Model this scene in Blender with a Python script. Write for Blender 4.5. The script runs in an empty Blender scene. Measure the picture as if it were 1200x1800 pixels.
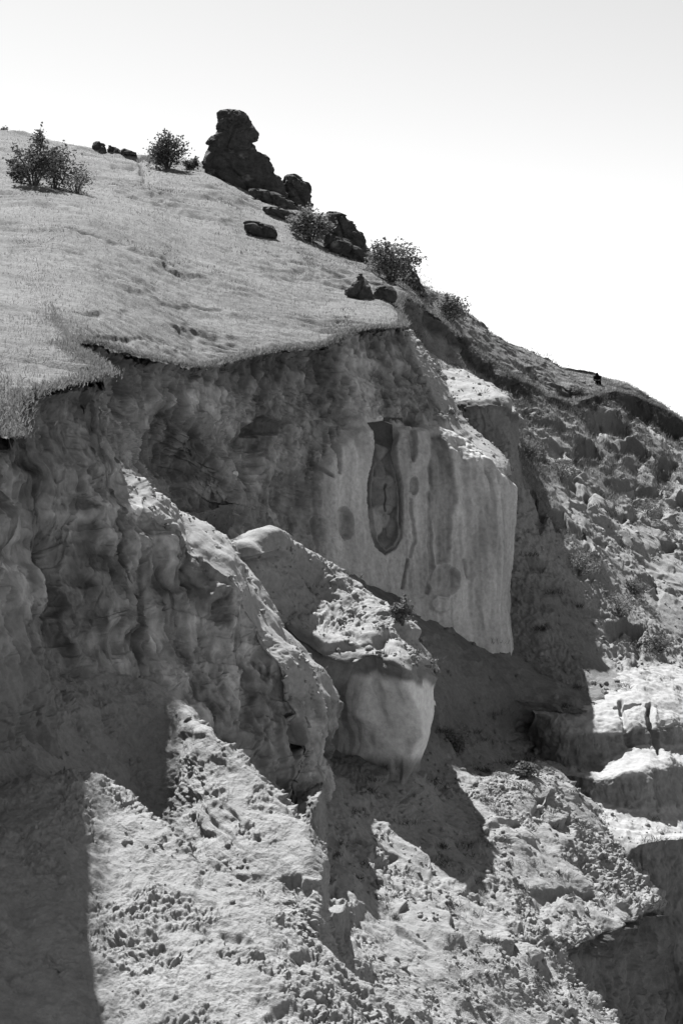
import bpy, math, random
import numpy as np
from mathutils import Vector

random.seed(7)
RNG = np.random.default_rng(11)
scn = bpy.context.scene
col = scn.collection

# ------------------------------------------------------------------ camera
FPX = 2473.0                      # focal length in photo pixels (1200 x 1800)
cam_d = bpy.data.cameras.new('camera')
cam_d.sensor_fit = 'VERTICAL'
cam_d.sensor_height = 24.0
cam_d.lens = 24.0 * FPX / 1800.0
cam_d.clip_start = 0.2
cam_d.clip_end = 1500.0
cam = bpy.data.objects.new('camera', cam_d)
cam.rotation_euler = (math.radians(90), 0, 0)
col.objects.link(cam)
scn.camera = cam

# ------------------------------------------------------------------ light
L = np.array([0.255, -0.43, -0.866]); L /= np.linalg.norm(L)     # direction the sunlight travels
elev = math.asin(-L[2])
azim = math.atan2(-L[0], -L[1])                                # clockwise from +Y
world = bpy.data.worlds.new('World'); scn.world = world
world.use_nodes = True
wn = world.node_tree; wn.nodes.clear()
sky = wn.nodes.new('ShaderNodeTexSky'); sky.sky_type = 'NISHITA'; sky.sun_disc = False
sky.sun_elevation = elev; sky.sun_rotation = azim
sky.dust_density = 0.5; sky.air_density = 1.95
sep = wn.nodes.new('ShaderNodeSeparateColor')                  # one neutral channel for a black-and-white picture
bg = wn.nodes.new('ShaderNodeBackground'); bg.inputs['Strength'].default_value = 0.05
wo = wn.nodes.new('ShaderNodeOutputWorld')
wn.links.new(sky.outputs['Color'], sep.inputs['Color'])
wn.links.new(sep.outputs['Red'], bg.inputs['Color'])
wn.links.new(bg.outputs['Background'], wo.inputs['Surface'])
sun_d = bpy.data.lights.new('sun', 'SUN'); sun_d.energy = 5.0; sun_d.angle = math.radians(0.53)
sun_d.color = (1, 1, 1)                                        # black-and-white photograph
sun = bpy.data.objects.new('sun', sun_d)
sun.rotation_euler = Vector(L).to_track_quat('-Z', 'Y').to_euler()
sun.location = (-30, 60, 60)
col.objects.link(sun)
vs = scn.view_settings
vs.view_transform = 'Standard'; vs.look = 'None'; vs.gamma = 1.0; vs.use_curve_mapping = False
vs.exposure = 1.97

# ------------------------------------------------------------------ numeric helpers
def U(px, py, d):
    px = np.asarray(px, float); py = np.asarray(py, float); d = np.asarray(d, float)
    return np.stack([(px - 600) / FPX * d, d + 0 * px, (900 - py) / FPX * d], -1)

def to_px(P):
    return 600 + P[..., 0] / P[..., 1] * FPX, 900 - P[..., 2] / P[..., 1] * FPX

_PM = RNG.permutation(256).astype(np.int32)
_PM = np.concatenate([_PM, _PM, _PM])
_G = RNG.normal(size=(256, 3)).astype(np.float32)
_G /= np.linalg.norm(_G, axis=1, keepdims=True)
_G = np.concatenate([_G, _G])
_GX, _GY, _GZ = [np.ascontiguousarray(_G[:, i]) for i in range(3)]

def noise(P, s=0):
    """gradient noise, about -1..1, P (...,3)"""
    sh = P.shape[:-1]
    s = int(s)
    Q = P.reshape(-1, 3).astype(np.float32)
    res = np.empty(len(Q), np.float32)
    for c0 in range(0, len(Q), 40000):
        q = Q[c0:c0 + 40000]
        out = 0
        fl = np.floor(q)
        F = q - fl
        I = fl.astype(np.int32)
        x, y, z = F[:, 0], F[:, 1], F[:, 2]
        W = F * F * F * (F * (F * 6 - 15) + 10)
        i, j, k = [(I[:, t] + s * (37 + 22 * t)) & 255 for t in range(3)]
        for a in (0, 1):
            wa = W[:, 0] if a else 1 - W[:, 0]
            pa = _PM[i + a] + j
            for b in (0, 1):
                wab = wa * (W[:, 1] if b else 1 - W[:, 1])
                pb = _PM[pa + b] + k
                for c in (0, 1):
                    h = _PM[pb + c]
                    out = out + wab * (W[:, 2] if c else 1 - W[:, 2]) * (_GX[h] * (x - a) + _GY[h] * (y - b) + _GZ[h] * (z - c))
        res[c0:c0 + 40000] = out
    return (res * 1.6).reshape(sh)

def fbm(P, scale, octs=4, s=0, gain=.5, lac=2.03):
    o = 0; a = 1; t = 0
    for k in range(octs):
        o = o + a * noise(P * (lac ** k / scale) + 17.3 * k, s + k)
        t += a; a *= gain
    return o / t

def billow(P, scale, octs=3, s=0, gain=.5):
    o = 0; a = 1; t = 0
    for k in range(octs):
        o = o + a * np.abs(noise(P * (2.03 ** k / scale) + 9.1 * k, s + k))
        t += a; a *= gain
    return o / t

def sstep(a, b, x):
    t = np.clip((x - a) / (b - a), 0, 1)
    return t * t * (3 - 2 * t)

def interp(x, pts):
    p = np.array(pts, float)
    return np.interp(x, p[:, 0], p[:, 1])

def seg_dist(px, py, pts):
    """distance in pixels to a polyline"""
    best = np.full(px.shape, 1e9)
    for (x0, y0), (x1, y1) in zip(pts[:-1], pts[1:]):
        dx, dy = x1 - x0, y1 - y0
        t = np.clip(((px - x0) * dx + (py - y0) * dy) / (dx * dx + dy * dy), 0, 1)
        best = np.minimum(best, np.hypot(px - x0 - t * dx, py - y0 - t * dy))
    return best

def inside(px, py, poly):
    r = np.zeros(px.shape, bool)
    n = len(poly)
    for i in range(n):
        x0, y0 = poly[i]; x1, y1 = poly[(i + 1) % n]
        c = ((y0 > py) != (y1 > py))
        if y0 != y1:
            r ^= c & (px < (x1 - x0) * (py - y0) / (y1 - y0) + x0)
    return r

def sdist(px, py, poly):
    """signed pixel distance to a polygon, negative inside"""
    d = seg_dist(px, py, list(poly) + [poly[0]])
    return np.where(inside(px, py, poly), -d, d)

def ell(px, py, cx, cy, rx, ry, ang=0):
    c, s = math.cos(ang), math.sin(ang)
    x, y = px - cx, py - cy
    return np.hypot((x * c + y * s) / rx, (-x * s + y * c) / ry)

def pchip(C, n_list):
    """C (m, ..., 3) controls along axis 0; n_list samples per span -> resampled array"""
    m = C.shape[0]
    dlt = C[1:] - C[:-1]
    T = np.zeros_like(C)
    a, b = dlt[:-1], dlt[1:]
    with np.errstate(divide='ignore', invalid='ignore'):
        hm = np.where(a * b > 0, 2 * a * b / (a + b), 0)
    T[1:-1] = .5 * hm + .25 * (a + b) * .5 * 2 * .5 + 0
    T[1:-1] = .6 * hm + .4 * .5 * (a + b)
    T[0] = dlt[0]; T[-1] = dlt[-1]
    out = []
    for i in range(m - 1):
        t = np.arange(n_list[i]) / n_list[i]
        t = t.reshape((-1,) + (1,) * (C.ndim - 1))
        h00 = 2 * t**3 - 3 * t**2 + 1; h10 = t**3 - 2 * t**2 + t
        h01 = -2 * t**3 + 3 * t**2; h11 = t**3 - t**2
        out.append(h00 * C[i] + h10 * T[i] + h01 * C[i + 1] + h11 * T[i + 1])
    out.append(C[-1:])
    return np.concatenate(out, 0)

def grid_normals(P):
    du = np.gradient(P, axis=1); dv = np.gradient(P, axis=0)
    n = np.cross(dv, du)
    n /= np.linalg.norm(n, axis=-1, keepdims=True) + 1e-9
    return n

def surface(rows, step=1.6, extra_rows=None):
    """rows of (px, py, depth) -> dense base grid, its normals facing the camera, and its pixel coordinates"""
    C = np.array(rows, float)
    W = U(C[..., 0], C[..., 1], C[..., 2])
    inside_ = (C[..., 0] > -40) & (C[..., 0] < 1240) & (C[..., 1] < 1840)
    def spans(A, ins):
        px = A[..., :2]; d = A[..., 2]
        l = np.linalg.norm(px[1:] - px[:-1], axis=-1)
        l = np.hypot(l, 18 * np.abs(d[1:] - d[:-1]))
        ok = (ins[1:] | ins[:-1])
        l = np.where(ok, l, l * .12)
        return [max(2, int(v)) for v in np.ceil(np.minimum(np.max(l, axis=1), 1.25 * np.mean(l, axis=1) + 4) / step)]
    nv = spans(C, inside_)
    nu = spans(np.swapaxes(C, 0, 1), np.swapaxes(inside_, 0, 1))
    P = pchip(W, nv)
    P = np.swapaxes(pchip(np.swapaxes(P, 0, 1), nu), 0, 1)
    n = grid_normals(P)
    return P, n

def warp(P, s, amp, scale):
    """makes edges and outlines wander"""
    return P + amp * np.stack([fbm(P, scale, 3, s), .6 * fbm(P, scale, 3, s + 3), .6 * fbm(P, scale, 3, s + 6)], -1)

def rim_warp(P):
    """the same ragged wandering for the turf and the bank where they meet on the far ridge"""
    w = (sstep(52, 62, P[..., 1]) * sstep(2, 5, P[..., 0]))[..., None]
    return P + w * .9 * np.stack([fbm(P, 3.0, 4, 71, .6), fbm(P, 3.0, 4, 74, .6), .45 * fbm(P, 3.0, 4, 77, .6)], -1)

def to_mesh(name, P, mat, tone=None, parent=None, kind=None, smooth=True):
    nv, nu = P.shape[:2]
    idx = np.arange(nv * nu).reshape(nv, nu)
    q = np.stack([idx[:-1, :-1], idx[1:, :-1], idx[1:, 1:], idx[:-1, 1:]], -1).reshape(-1, 4)
    return raw_mesh(name, P.reshape(-1, 3), q, mat, None if tone is None else tone.reshape(-1), parent, kind, smooth)

ALBEDO = .4            # overall scale of the earth and grass tones below

def raw_mesh(name, V, F, mat, tone=None, parent=None, kind=None, smooth=True):
    me = bpy.data.meshes.new(name)
    V = np.ascontiguousarray(V, np.float32); F = np.ascontiguousarray(F, np.int32)
    k = F.shape[1]
    me.vertices.add(len(V)); me.vertices.foreach_set('co', V.ravel())
    me.loops.add(F.size); me.loops.foreach_set('vertex_index', F.ravel())
    me.polygons.add(len(F)); me.polygons.foreach_set('loop_start', np.arange(0, F.size, k, dtype=np.int32))
    if smooth:
        me.polygons.foreach_set('use_smooth', np.ones(len(F), bool))
    if tone is not None:
        a = me.attributes.new('tone', 'FLOAT', 'POINT')
        a.data.foreach_set('value', np.ascontiguousarray(tone, np.float32).ravel() * (1.0 if mat in (M_LEAF, M_WOOD) else ALBEDO))
    me.update(calc_edges=True)
    if mat: me.materials.append(mat)
    o = bpy.data.objects.new(name, me); col.objects.link(o)
    if parent: o.parent = parent
    if kind: o['kind'] = kind
    return o

def tag(o, label=None, cat=None, group=None):
    if label: o['label'] = label
    if cat: o['category'] = cat
    if group: o['group'] = group
    return o

def empty(name, loc, label, cat, group=None):
    o = bpy.data.objects.new(name, None); o.location = loc; o.empty_display_size = .3
    col.objects.link(o)
    return tag(o, label, cat, group)

# ------------------------------------------------------------------ materials (all neutral: the photograph is black and white)
def earth(name, bump=.35, scale=9.0, var=.35, rough=.95):
    m = bpy.data.materials.new(name); m.use_nodes = True
    t = m.node_tree; b = t.nodes['Principled BSDF']
    b.inputs['Roughness'].default_value = rough
    b.inputs['Specular IOR Level'].default_value = .12
    at = t.nodes.new('ShaderNodeAttribute'); at.attribute_name = 'tone'
    tc = t.nodes.new('ShaderNodeTexCoord')
    n1 = t.nodes.new('ShaderNodeTexNoise'); n1.inputs['Scale'].default_value = scale
    n1.inputs['Detail'].default_value = 6; n1.inputs['Roughness'].default_value = .7
    mr = t.nodes.new('ShaderNodeMapRange')
    mr.inputs['From Min'].default_value = .3; mr.inputs['From Max'].default_value = .7
    mr.inputs['To Min'].default_value = 1 - var; mr.inputs['To Max'].default_value = 1 + var
    mu = t.nodes.new('ShaderNodeMath'); mu.operation = 'MULTIPLY'
    t.links.new(tc.outputs['Object'], n1.inputs['Vector'])
    t.links.new(n1.outputs['Fac'], mr.inputs['Value'])
    t.links.new(mr.outputs['Result'], mu.inputs[0]); t.links.new(at.outputs['Fac'], mu.inputs[1])
    t.links.new(mu.outputs[0], b.inputs['Base Color'])
    n2 = t.nodes.new('ShaderNodeTexNoise'); n2.inputs['Scale'].default_value = scale * 3
    n2.inputs['Detail'].default_value = 5; n2.inputs['Roughness'].default_value = .65
    t.links.new(tc.outputs['Object'], n2.inputs['Vector'])
    bp = t.nodes.new('ShaderNodeBump'); bp.inputs['Strength'].default_value = bump; bp.inputs['Distance'].default_value = .06
    t.links.new(n2.outputs['Fac'], bp.inputs['Height']); t.links.new(bp.outputs['Normal'], b.inputs['Normal'])
    return m

def leafy(name, trans=.35):
    m = bpy.data.materials.new(name); m.use_nodes = True
    t = m.node_tree; t.nodes.clear()
    at = t.nodes.new('ShaderNodeAttribute'); at.attribute_name = 'tone'
    d = t.nodes.new('ShaderNodeBsdfDiffuse'); tr = t.nodes.new('ShaderNodeBsdfTranslucent')
    mx = t.nodes.new('ShaderNodeMixShader'); mx.inputs[0].default_value = trans
    o = t.nodes.new('ShaderNodeOutputMaterial')
    t.links.new(at.outputs['Fac'], d.inputs['Color']); t.links.new(at.outputs['Fac'], tr.inputs['Color'])
    t.links.new(d.outputs[0], mx.inputs[1]); t.links.new(tr.outputs[0], mx.inputs[2])
    t.links.new(mx.outputs[0], o.inputs['Surface'])
    return m

M_CLIFF = earth('sandstone_cliff', .3, 7, .22)
M_SCREE = earth('loose_scree', .6, 11, .22)
M_TURF = earth('turf', .7, 7, .35)
M_ROCK = earth('dark_rock', .8, 5, .45)
M_GRASS = leafy('dry_grass', .4)
M_LEAF = leafy('leaves', .3)
M_WOOD = earth('bark', .4, 12, .3)
M_CLOTH = earth('dark_cloth', .1, 12, .1)

# ------------------------------------------------------------------ relief recipes
def scree_relief(P, fall, rough=1.0, s=0, terr=.5, fs=1.0):
    """clods, ribs down the fall line and small terracettes; metres along the normal"""
    P = P / fs
    f = np.array(fall, float); f /= np.linalg.norm(f)
    along = (P @ f)[..., None] * f
    A = P - along * .78                                   # stretched down the slope
    h = .28 * fbm(A, 2.6, 3, s)
    h += .15 * (billow(A, 1.1, 3, s + 10) - .3)
    big = sstep(-.12, .32, fbm(A, 1.5, 3, s + 30) + .5 * fbm(P, 4, 2, s + 33))
    h += (.025 + .17 * big) * (billow(P * .5 + A * .5, .62, 4, s + 20, .6) - .3)
    h += (.04 + .09 * big) * fbm(P, .33, 3, s + 25, .65)
    h += (.02 + .09 * big) * (billow(P, .19, 2, s + 40, .6) - .3)
    # terracettes: little treads with a shaded riser
    q = (P[..., 2] + .35 * fbm(P, 1.2, 2, s + 50)) / .62
    fr = q - np.floor(q)
    msk = sstep(-.1, .35, fbm(P, 2.1, 2, s + 60))
    h += terr * .16 * msk * (sstep(0, .22, fr) * (1 - fr) )
    return rough * fs * h

def cliff_relief(P, s=0, amp=1.0):
    S = P * np.array([1, 1, .22])
    h = .10 * fbm(S, 1.3, 3, s)
    h += .24 * fbm(P, 2.8, 3, s + 5)
    h += .07 * fbm(P, .5, 3, s + 9, .6)
    Z = P * np.array([.18, .18, 1.0])
    h += .05 * fbm(Z, .35, 2, s + 14)
    h += .05 * (billow(P, .3, 3, s + 23, .6) - .3)
    r = 1 - billow(S, .9, 2, s + 19)
    h -= .12 * sstep(.82, .97, r)
    return amp * h

def spalls(P, s=0):
    """scabs of crust that have fallen off, with crisp broken edges: (metres, tone factor)"""
    A = P * np.array([1, 1, .75])
    n1 = fbm(A, 1.1, 5, s, .6); n2 = fbm(A, .42, 4, s + 8, .6); n3 = fbm(A * np.array([1, 1, .6]), .8, 5, s + 16, .62)
    a1 = sstep(.07, .10, n1); a2 = sstep(.10, .135, n2); a3 = sstep(-.13, -.10, n3)
    h = -.07 * a1 - .04 * a2 - .05 * a3
    h += .07 * (billow(A, .5, 4, s + 24, .65) - .3)
    cr = 1 - np.abs(noise(A * 1.1 + .5 * noise(A * 2.3, s + 31)[..., None], s + 30))
    h -= .06 * sstep(.93, .985, cr)
    return h, (1 - .2 * a1) * (1 - .16 * a2) * (1.16 - .16 * a3)

def strata(P, s=0):
    """dipping layers of harder and softer earth, -1..1"""
    z = P[..., 2] + .38 * P[..., 0] + .25 * fbm(P, 2.2, 2, s)
    Q = np.stack([P[..., 0] * .16, P[..., 1] * .16, z], -1)
    return fbm(Q, .55, 4, s + 3, .62)

def bank(P, px, py, line, face, rec=0, ragged=1.0):
    """a cut bank: below the line the ground drops by a step 'face' pixels high and runs out again over 'rec' pixels; vertical metres"""
    l = np.array(line, float)
    y = np.interp(px, l[:, 0], l[:, 1])
    sc = P[..., 1] / FPX
    q = P / sc[..., None] / 60.0 + l[0, 0]
    wob = noise(q * np.array([1, .05, 1]) , 41) + .6 * noise(q * np.array([2.7, .1, 2.7]), 43) + .4 * noise(q * np.array([7, .1, 7]), 44)
    w = l[-1, 0] - l[0, 0]
    t = (px - l[0, 0]) / w
    m = sstep(-.04, .25, t) * (1 - sstep(.75, 1.04, t))
    f = np.maximum(face * m * (1 + .45 * ragged * wob), .01)
    u = py - y - .35 * face * ragged * wob
    on = np.maximum(2.0, .28 * f)
    rec = np.maximum(rec, 2.2 * f)
    k = np.clip(u / on, 0, 1)
    dz = -f * sc * k * (1 - sstep(0, 1, (u - on) / rec))
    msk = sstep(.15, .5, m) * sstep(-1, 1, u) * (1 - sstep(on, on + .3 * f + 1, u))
    return dz, msk

CLOD_SRC = []          # (points, normals, tone, weight) for the loose clods
GRASS_SRC = []

# ------------------------------------------------------------------ 1. the grassy hill
brink = [(-62,622,15.6),(8,772,17.4),(36,704,19.7),(150,671,22.6),(180,660,23.4),(150,632,25.5),(112,606,28),(165,605,30),
         (250,630,33),(345,647,36),(400,638,38),(480,619,40),(560,611,42),(625,584,44),(704,575,46),(692,549,50.3),
         (712,526,55),(770,566,61),(830,616,65),(900,661,69),(990,706,75),(1080,690,84),(1145,712,87),(1225,760,88),(1350,840,88)]
crest = [(-1500,60,78),(-900,130,78),(-550,180,78),(-380,206,78),(-250,222,78),(-150,230,78),(-60,233,78),(40,240,78),
         (160,262,78),(255,278,78),(300,283,78),(365,292,78),(430,324,78),(500,354,76),(560,399,75),(600,427,74),
         (650,455,74),(710,497,74),(765,530,76),(825,568,79),(900,608,83),(1000,648,88),(1082,678,90),(1125,704,91),(1205,756,92),(1330,845,92)]
crest = crest[:4] + crest[4:]
del crest[2]
# the ground goes on to both sides of the frame
brink.insert(0, (-750, 880, 15.2)); crest.insert(0, (-2700, -90, 78))
brink.append((1770, 1060, 88)); crest.append((1750, 1060, 92))
hill_rows = []
Pb = np.array(brink, float); Pc = np.array(crest, float)
Wb = U(Pb[:, 0], Pb[:, 1], Pb[:, 2]); Wc = U(Pc[:, 0], Pc[:, 1], Pc[:, 2])
def back_px(W):
    a, b = to_px(W); return np.stack([a, b, W[:, 1]], -1)
for t in (0, .03, .09, .18, .3, .45, .62, .8, .93, 1.0):
    W = Wb * (1 - t) + Wc * t
    kb = np.array([-.9, -.9, -1.2, -1.4, -1.4, -1.4, -1.3, -.8, -.3] + [.2] * 18)
    W[:, 2] += 4 * t * (1 - t) * (kb * (1 - t) + .9 * .5 * t)
    hill_rows.append(back_px(W))
Wo = Wc + np.array([0, 9, -.6]); hill_rows.append(back_px(Wo))
Wo2 = Wc + np.array([0, 30, -9.0]); hill_rows.append(back_px(Wo2))
hill_rows = hill_rows[::-1]
P, n = surface(np.array(hill_rows), 2.2)
n[n[..., 2] < 0] *= -1
tv = np.linspace(1, 0, P.shape[0])[:, None, None]
wsm = sstep(.02, .22, tv)
for _ in range(120):
    Q = P.copy(); Q[:, 1:-1] = .25 * P[:, :-2] + .5 * P[:, 1:-1] + .25 * P[:, 2:]
    P = P * (1 - wsm) + Q * wsm
n = grid_normals(P); n[n[..., 2] < 0] *= -1
px, py = to_px(P)
d = P[..., 1]
H = .35 * sstep(26, 55, d) * fbm(P, 9, 3, 101) + .1 * fbm(P * np.array([.5, .8, 1]), 1.6, 3, 104)
ter = P * np.array([.35, 1, 1.6])
tus = fbm(ter, .75, 3, 107, .6)
patchy = sstep(-.15, .45, fbm(P * np.array([.45, 1, 1.6]), 4.2, 2, 112))
H += (.06 + .26 * patchy) * tus + .035 * fbm(P, .25, 2, 115)
fade = sstep(0, 10, 78 - d)
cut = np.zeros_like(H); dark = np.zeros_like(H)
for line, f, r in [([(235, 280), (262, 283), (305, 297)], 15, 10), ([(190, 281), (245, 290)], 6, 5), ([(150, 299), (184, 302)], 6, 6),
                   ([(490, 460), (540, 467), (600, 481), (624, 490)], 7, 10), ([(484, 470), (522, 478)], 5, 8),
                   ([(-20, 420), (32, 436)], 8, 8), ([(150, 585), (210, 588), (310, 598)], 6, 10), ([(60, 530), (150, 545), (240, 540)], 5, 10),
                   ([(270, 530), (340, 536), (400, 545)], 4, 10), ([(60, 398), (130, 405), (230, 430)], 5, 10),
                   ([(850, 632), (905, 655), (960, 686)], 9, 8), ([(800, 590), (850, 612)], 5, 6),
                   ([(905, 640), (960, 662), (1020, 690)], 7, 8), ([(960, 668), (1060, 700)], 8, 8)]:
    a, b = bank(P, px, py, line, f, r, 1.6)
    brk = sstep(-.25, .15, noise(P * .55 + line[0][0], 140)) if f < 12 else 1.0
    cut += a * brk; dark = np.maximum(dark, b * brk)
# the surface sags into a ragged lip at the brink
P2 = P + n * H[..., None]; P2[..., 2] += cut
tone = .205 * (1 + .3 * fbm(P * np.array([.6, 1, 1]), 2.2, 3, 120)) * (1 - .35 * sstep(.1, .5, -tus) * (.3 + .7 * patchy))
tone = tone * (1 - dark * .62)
tone *= 1 - .25 * sstep(.15, .5, fbm(P, 1.1, 3, 131))
P2 = rim_warp(P2)
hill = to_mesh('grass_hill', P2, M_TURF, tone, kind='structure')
GRASS_SRC.append((P2, n, tone, 1 - dark, px, py))

# ------------------------------------------------------------------ 2. the right hillside
hrows = [
 [(690,550,50.6),(712,528,55),(770,568,61),(830,618,65),(900,663,69),(990,708,75),(1080,692,84),(1145,714,87),(1225,762,88),(1350,842,88)],
 [(690,640,50),(715,612,54.6),(775,632,60),(835,662,64),(905,702,67.5),(990,718,74),(1080,712,82),(1145,752,84),(1225,795,86),(1350,880,86)],
 [(720,700,49),(750,690,52),(810,700,57),(870,730,60),(930,770,63),(1000,800,67),(1080,810,73),(1150,830,77),(1230,860,79),(1350,930,79)],
 [(800,800,48),(830,790,50),(880,800,53.5),(930,830,56),(980,860,58.5),(1040,880,62),(1100,890,67),(1160,900,70),(1240,930,72),(1350,990,72)],
 [(830,900,48),(870,890,49),(920,890,51),(970,920,52.5),(1020,950,54),(1070,970,57),(1120,980,60),(1170,990,63),(1250,1010,65),(1350,1060,66)],
 [(830,1010,48),(880,1000,48.5),(940,1000,49),(990,1030,49.5),(1040,1060,50.5),(1090,1070,53),(1140,1070,55),(1190,1070,57),(1260,1085,59),(1350,1120,60)],
 [(830,1120,47.5),(890,1110,47.5),(960,1120,47),(1010,1140,47),(1060,1155,47.5),(1110,1160,49),(1155,1165,50.5),(1200,1165,52),(1270,1170,54),(1350,1190,55)],
 [(850,1190,46),(910,1190,46),(970,1200,45),(1030,1212,44.5),(1075,1212,44.7),(1120,1195,46),(1165,1190,47.5),(1210,1188,49),(1280,1192,51),(1350,1210,52)],
 [(860,1260,45),(910,1260,45),(970,1270,44),(1030,1280,43.6),(1075,1280,43.8),(1120,1270,45),(1165,1265,46.5),(1210,1260,48),(1280,1262,50),(1350,1280,51)]]
for k_, r_ in enumerate(hrows):
    x_, y_, d_ = r_[-1]; r_.append((x_ + 420, y_ + 220 - 25 * k_, d_))
P, n = surface(hrows, 1.8)
n[n[..., 1] > 0] *= -1
px, py = to_px(P)
H = scree_relief(P, (.5, -.5, -.7), 1.0, 200, .9, 1.25)
tb_ = interp(px, [(690,550),(712,528),(770,568),(830,618),(900,663),(990,708),(1080,692),(1225,762)])
H = H + 2.2 * spalls(P * .55, 270)[0] * sstep(2, 8, py - tb_) * sstep(60, 40, py - tb_)
cut = np.zeros_like(H); dark = np.zeros_like(H); wob = 7 * noise(P * .5, 240) + 3 * noise(P * 1.6, 241)
for line, f, r in [([(905, 712), (945, 730), (990, 760)], 14, 12), ([(1008, 722), (1070, 722), (1095, 735), (1118, 762)], 21, 14),
                      ([(1050, 768), (1100, 772), (1135, 795)], 27, 12), ([(998, 772), (1030, 778), (1058, 800)], 24, 12),
                      ([(1130, 800), (1165, 812), (1195, 832)], 26, 12), ([(1050, 845), (1100, 846), (1152, 852)], 13, 20),
                      ([(1105, 872), (1145, 876), (1180, 895)], 19, 12), ([(975, 838), (1015, 836), (1048, 858)], 28, 14),
                      ([(905, 830), (935, 852), (965, 890)], 24, 14), ([(955, 885), (990, 905), (1040, 958)], 24, 12),
                      ([(1040, 945), (1075, 955)], 12, 10), ([(1110, 1008), (1140, 1012), (1165, 1030)], 17, 12),
                      ([(1060, 1095), (1100, 1090), (1136, 1104)], 29, 12), ([(1085, 690), (1120, 700), (1150, 716)], 18, 10),
                      ([(1150, 720), (1175, 738), (1205, 762)], 13, 8), ([(905, 745), (960, 775), (1000, 790)], 12, 10),
                      ([(1180, 868), (1210, 880)], 14, 8), ([(935, 790), (960, 797), (985, 812)], 14, 14),
                      ([(1150, 940), (1185, 955)], 14, 10), ([(1070, 890), (1110, 905)], 11, 10), ([(925, 970), (965, 985)], 11, 10),
                      ([(1000, 1000), (1050, 1010)], 9, 12), ([(1020, 1062), (1075, 1080)], 9, 12)]:
    a, b = bank(P, px, py, line, f, r)
    cut += a; dark = np.maximum(dark, b)
grassy = sstep(-.05, .3, fbm(P, 5, 2, 250) + .45 * sstep(940, 800, py) - .1)
tone = 0.328 * (1 + .18 * fbm(P, 1.0, 3, 255)) * (1 - .28 * grassy) * (1 - .3 * dark)
topb = interp(px, [(690,550),(712,528),(770,568),(830,618),(900,663),(990,708),(1080,692),(1225,762)])
soil = (1 - sstep(14, 30, py - topb + 10 * fbm(P, 1.5, 2, 262))) * sstep(690, 700, px)
tone *= 1 - .6 * soil * (px > 735)
tone = np.where((px < 800) & (py < 640), np.maximum(tone * .9, .1), tone)
P2 = P + n * (H * (1 - .3 * dark))[..., None]; P2[..., 2] += cut
P2 = rim_warp(P2)
hillside = to_mesh('hillside', P2, M_SCREE, tone, kind='structure')
CLOD_SRC.append((P2, n, tone, (1 - dark) * (py > 880) * (1 - .5 * grassy), 1.0))
GRASS_SRC.append((P2, n, tone, grassy * (1 - .8 * dark) * (py < 1010), px, py))

# ------------------------------------------------------------------ 3. the second spur behind the wall
nrows = [
 [(690,590,55),(750,622,55.8),(800,645,56.3),(850,668,57.3),(885,690,58),(890,690,62)],
 [(735,690,51.8),(785,708,51.2),(830,706,50.9),(878,702,51),(902,728,52),(905,722,58)],
 [(745,720,51.4),(792,728,51),(835,728,50.6),(885,730,50.8),(904,745,51.8),(906,740,58)],
 [(760,770,51),(800,770,50.7),(845,775,50.3),(893,775,50.5),(906,782,51.7),(908,775,58)],
 [(780,850,50.5),(820,850,50.2),(860,850,50),(898,842,50.1),(911,848,51.4),(913,840,58)],
 [(790,930,50),(830,930,49.6),(870,930,49.4),(900,930,49.6),(912,930,51),(914,920,58)]]
P, n = surface(nrows, 1.6)
n[n[..., 1] > 0] *= -1
px, py = to_px(P)
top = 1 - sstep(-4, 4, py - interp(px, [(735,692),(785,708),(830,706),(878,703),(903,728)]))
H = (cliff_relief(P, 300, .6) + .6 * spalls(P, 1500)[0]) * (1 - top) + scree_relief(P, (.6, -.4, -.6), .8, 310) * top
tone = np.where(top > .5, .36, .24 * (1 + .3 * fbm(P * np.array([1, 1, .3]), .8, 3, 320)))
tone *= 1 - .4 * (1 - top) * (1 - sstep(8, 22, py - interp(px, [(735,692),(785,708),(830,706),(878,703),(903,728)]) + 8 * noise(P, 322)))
P2 = P + n * H[..., None]
P2 = warp(P2, 390, .25, 1.2)
spur = to_mesh('cliff_spur', P2, M_CLIFF, tone, kind='structure')
CLOD_SRC.append((P2, n, tone, top, 1.0))

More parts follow.
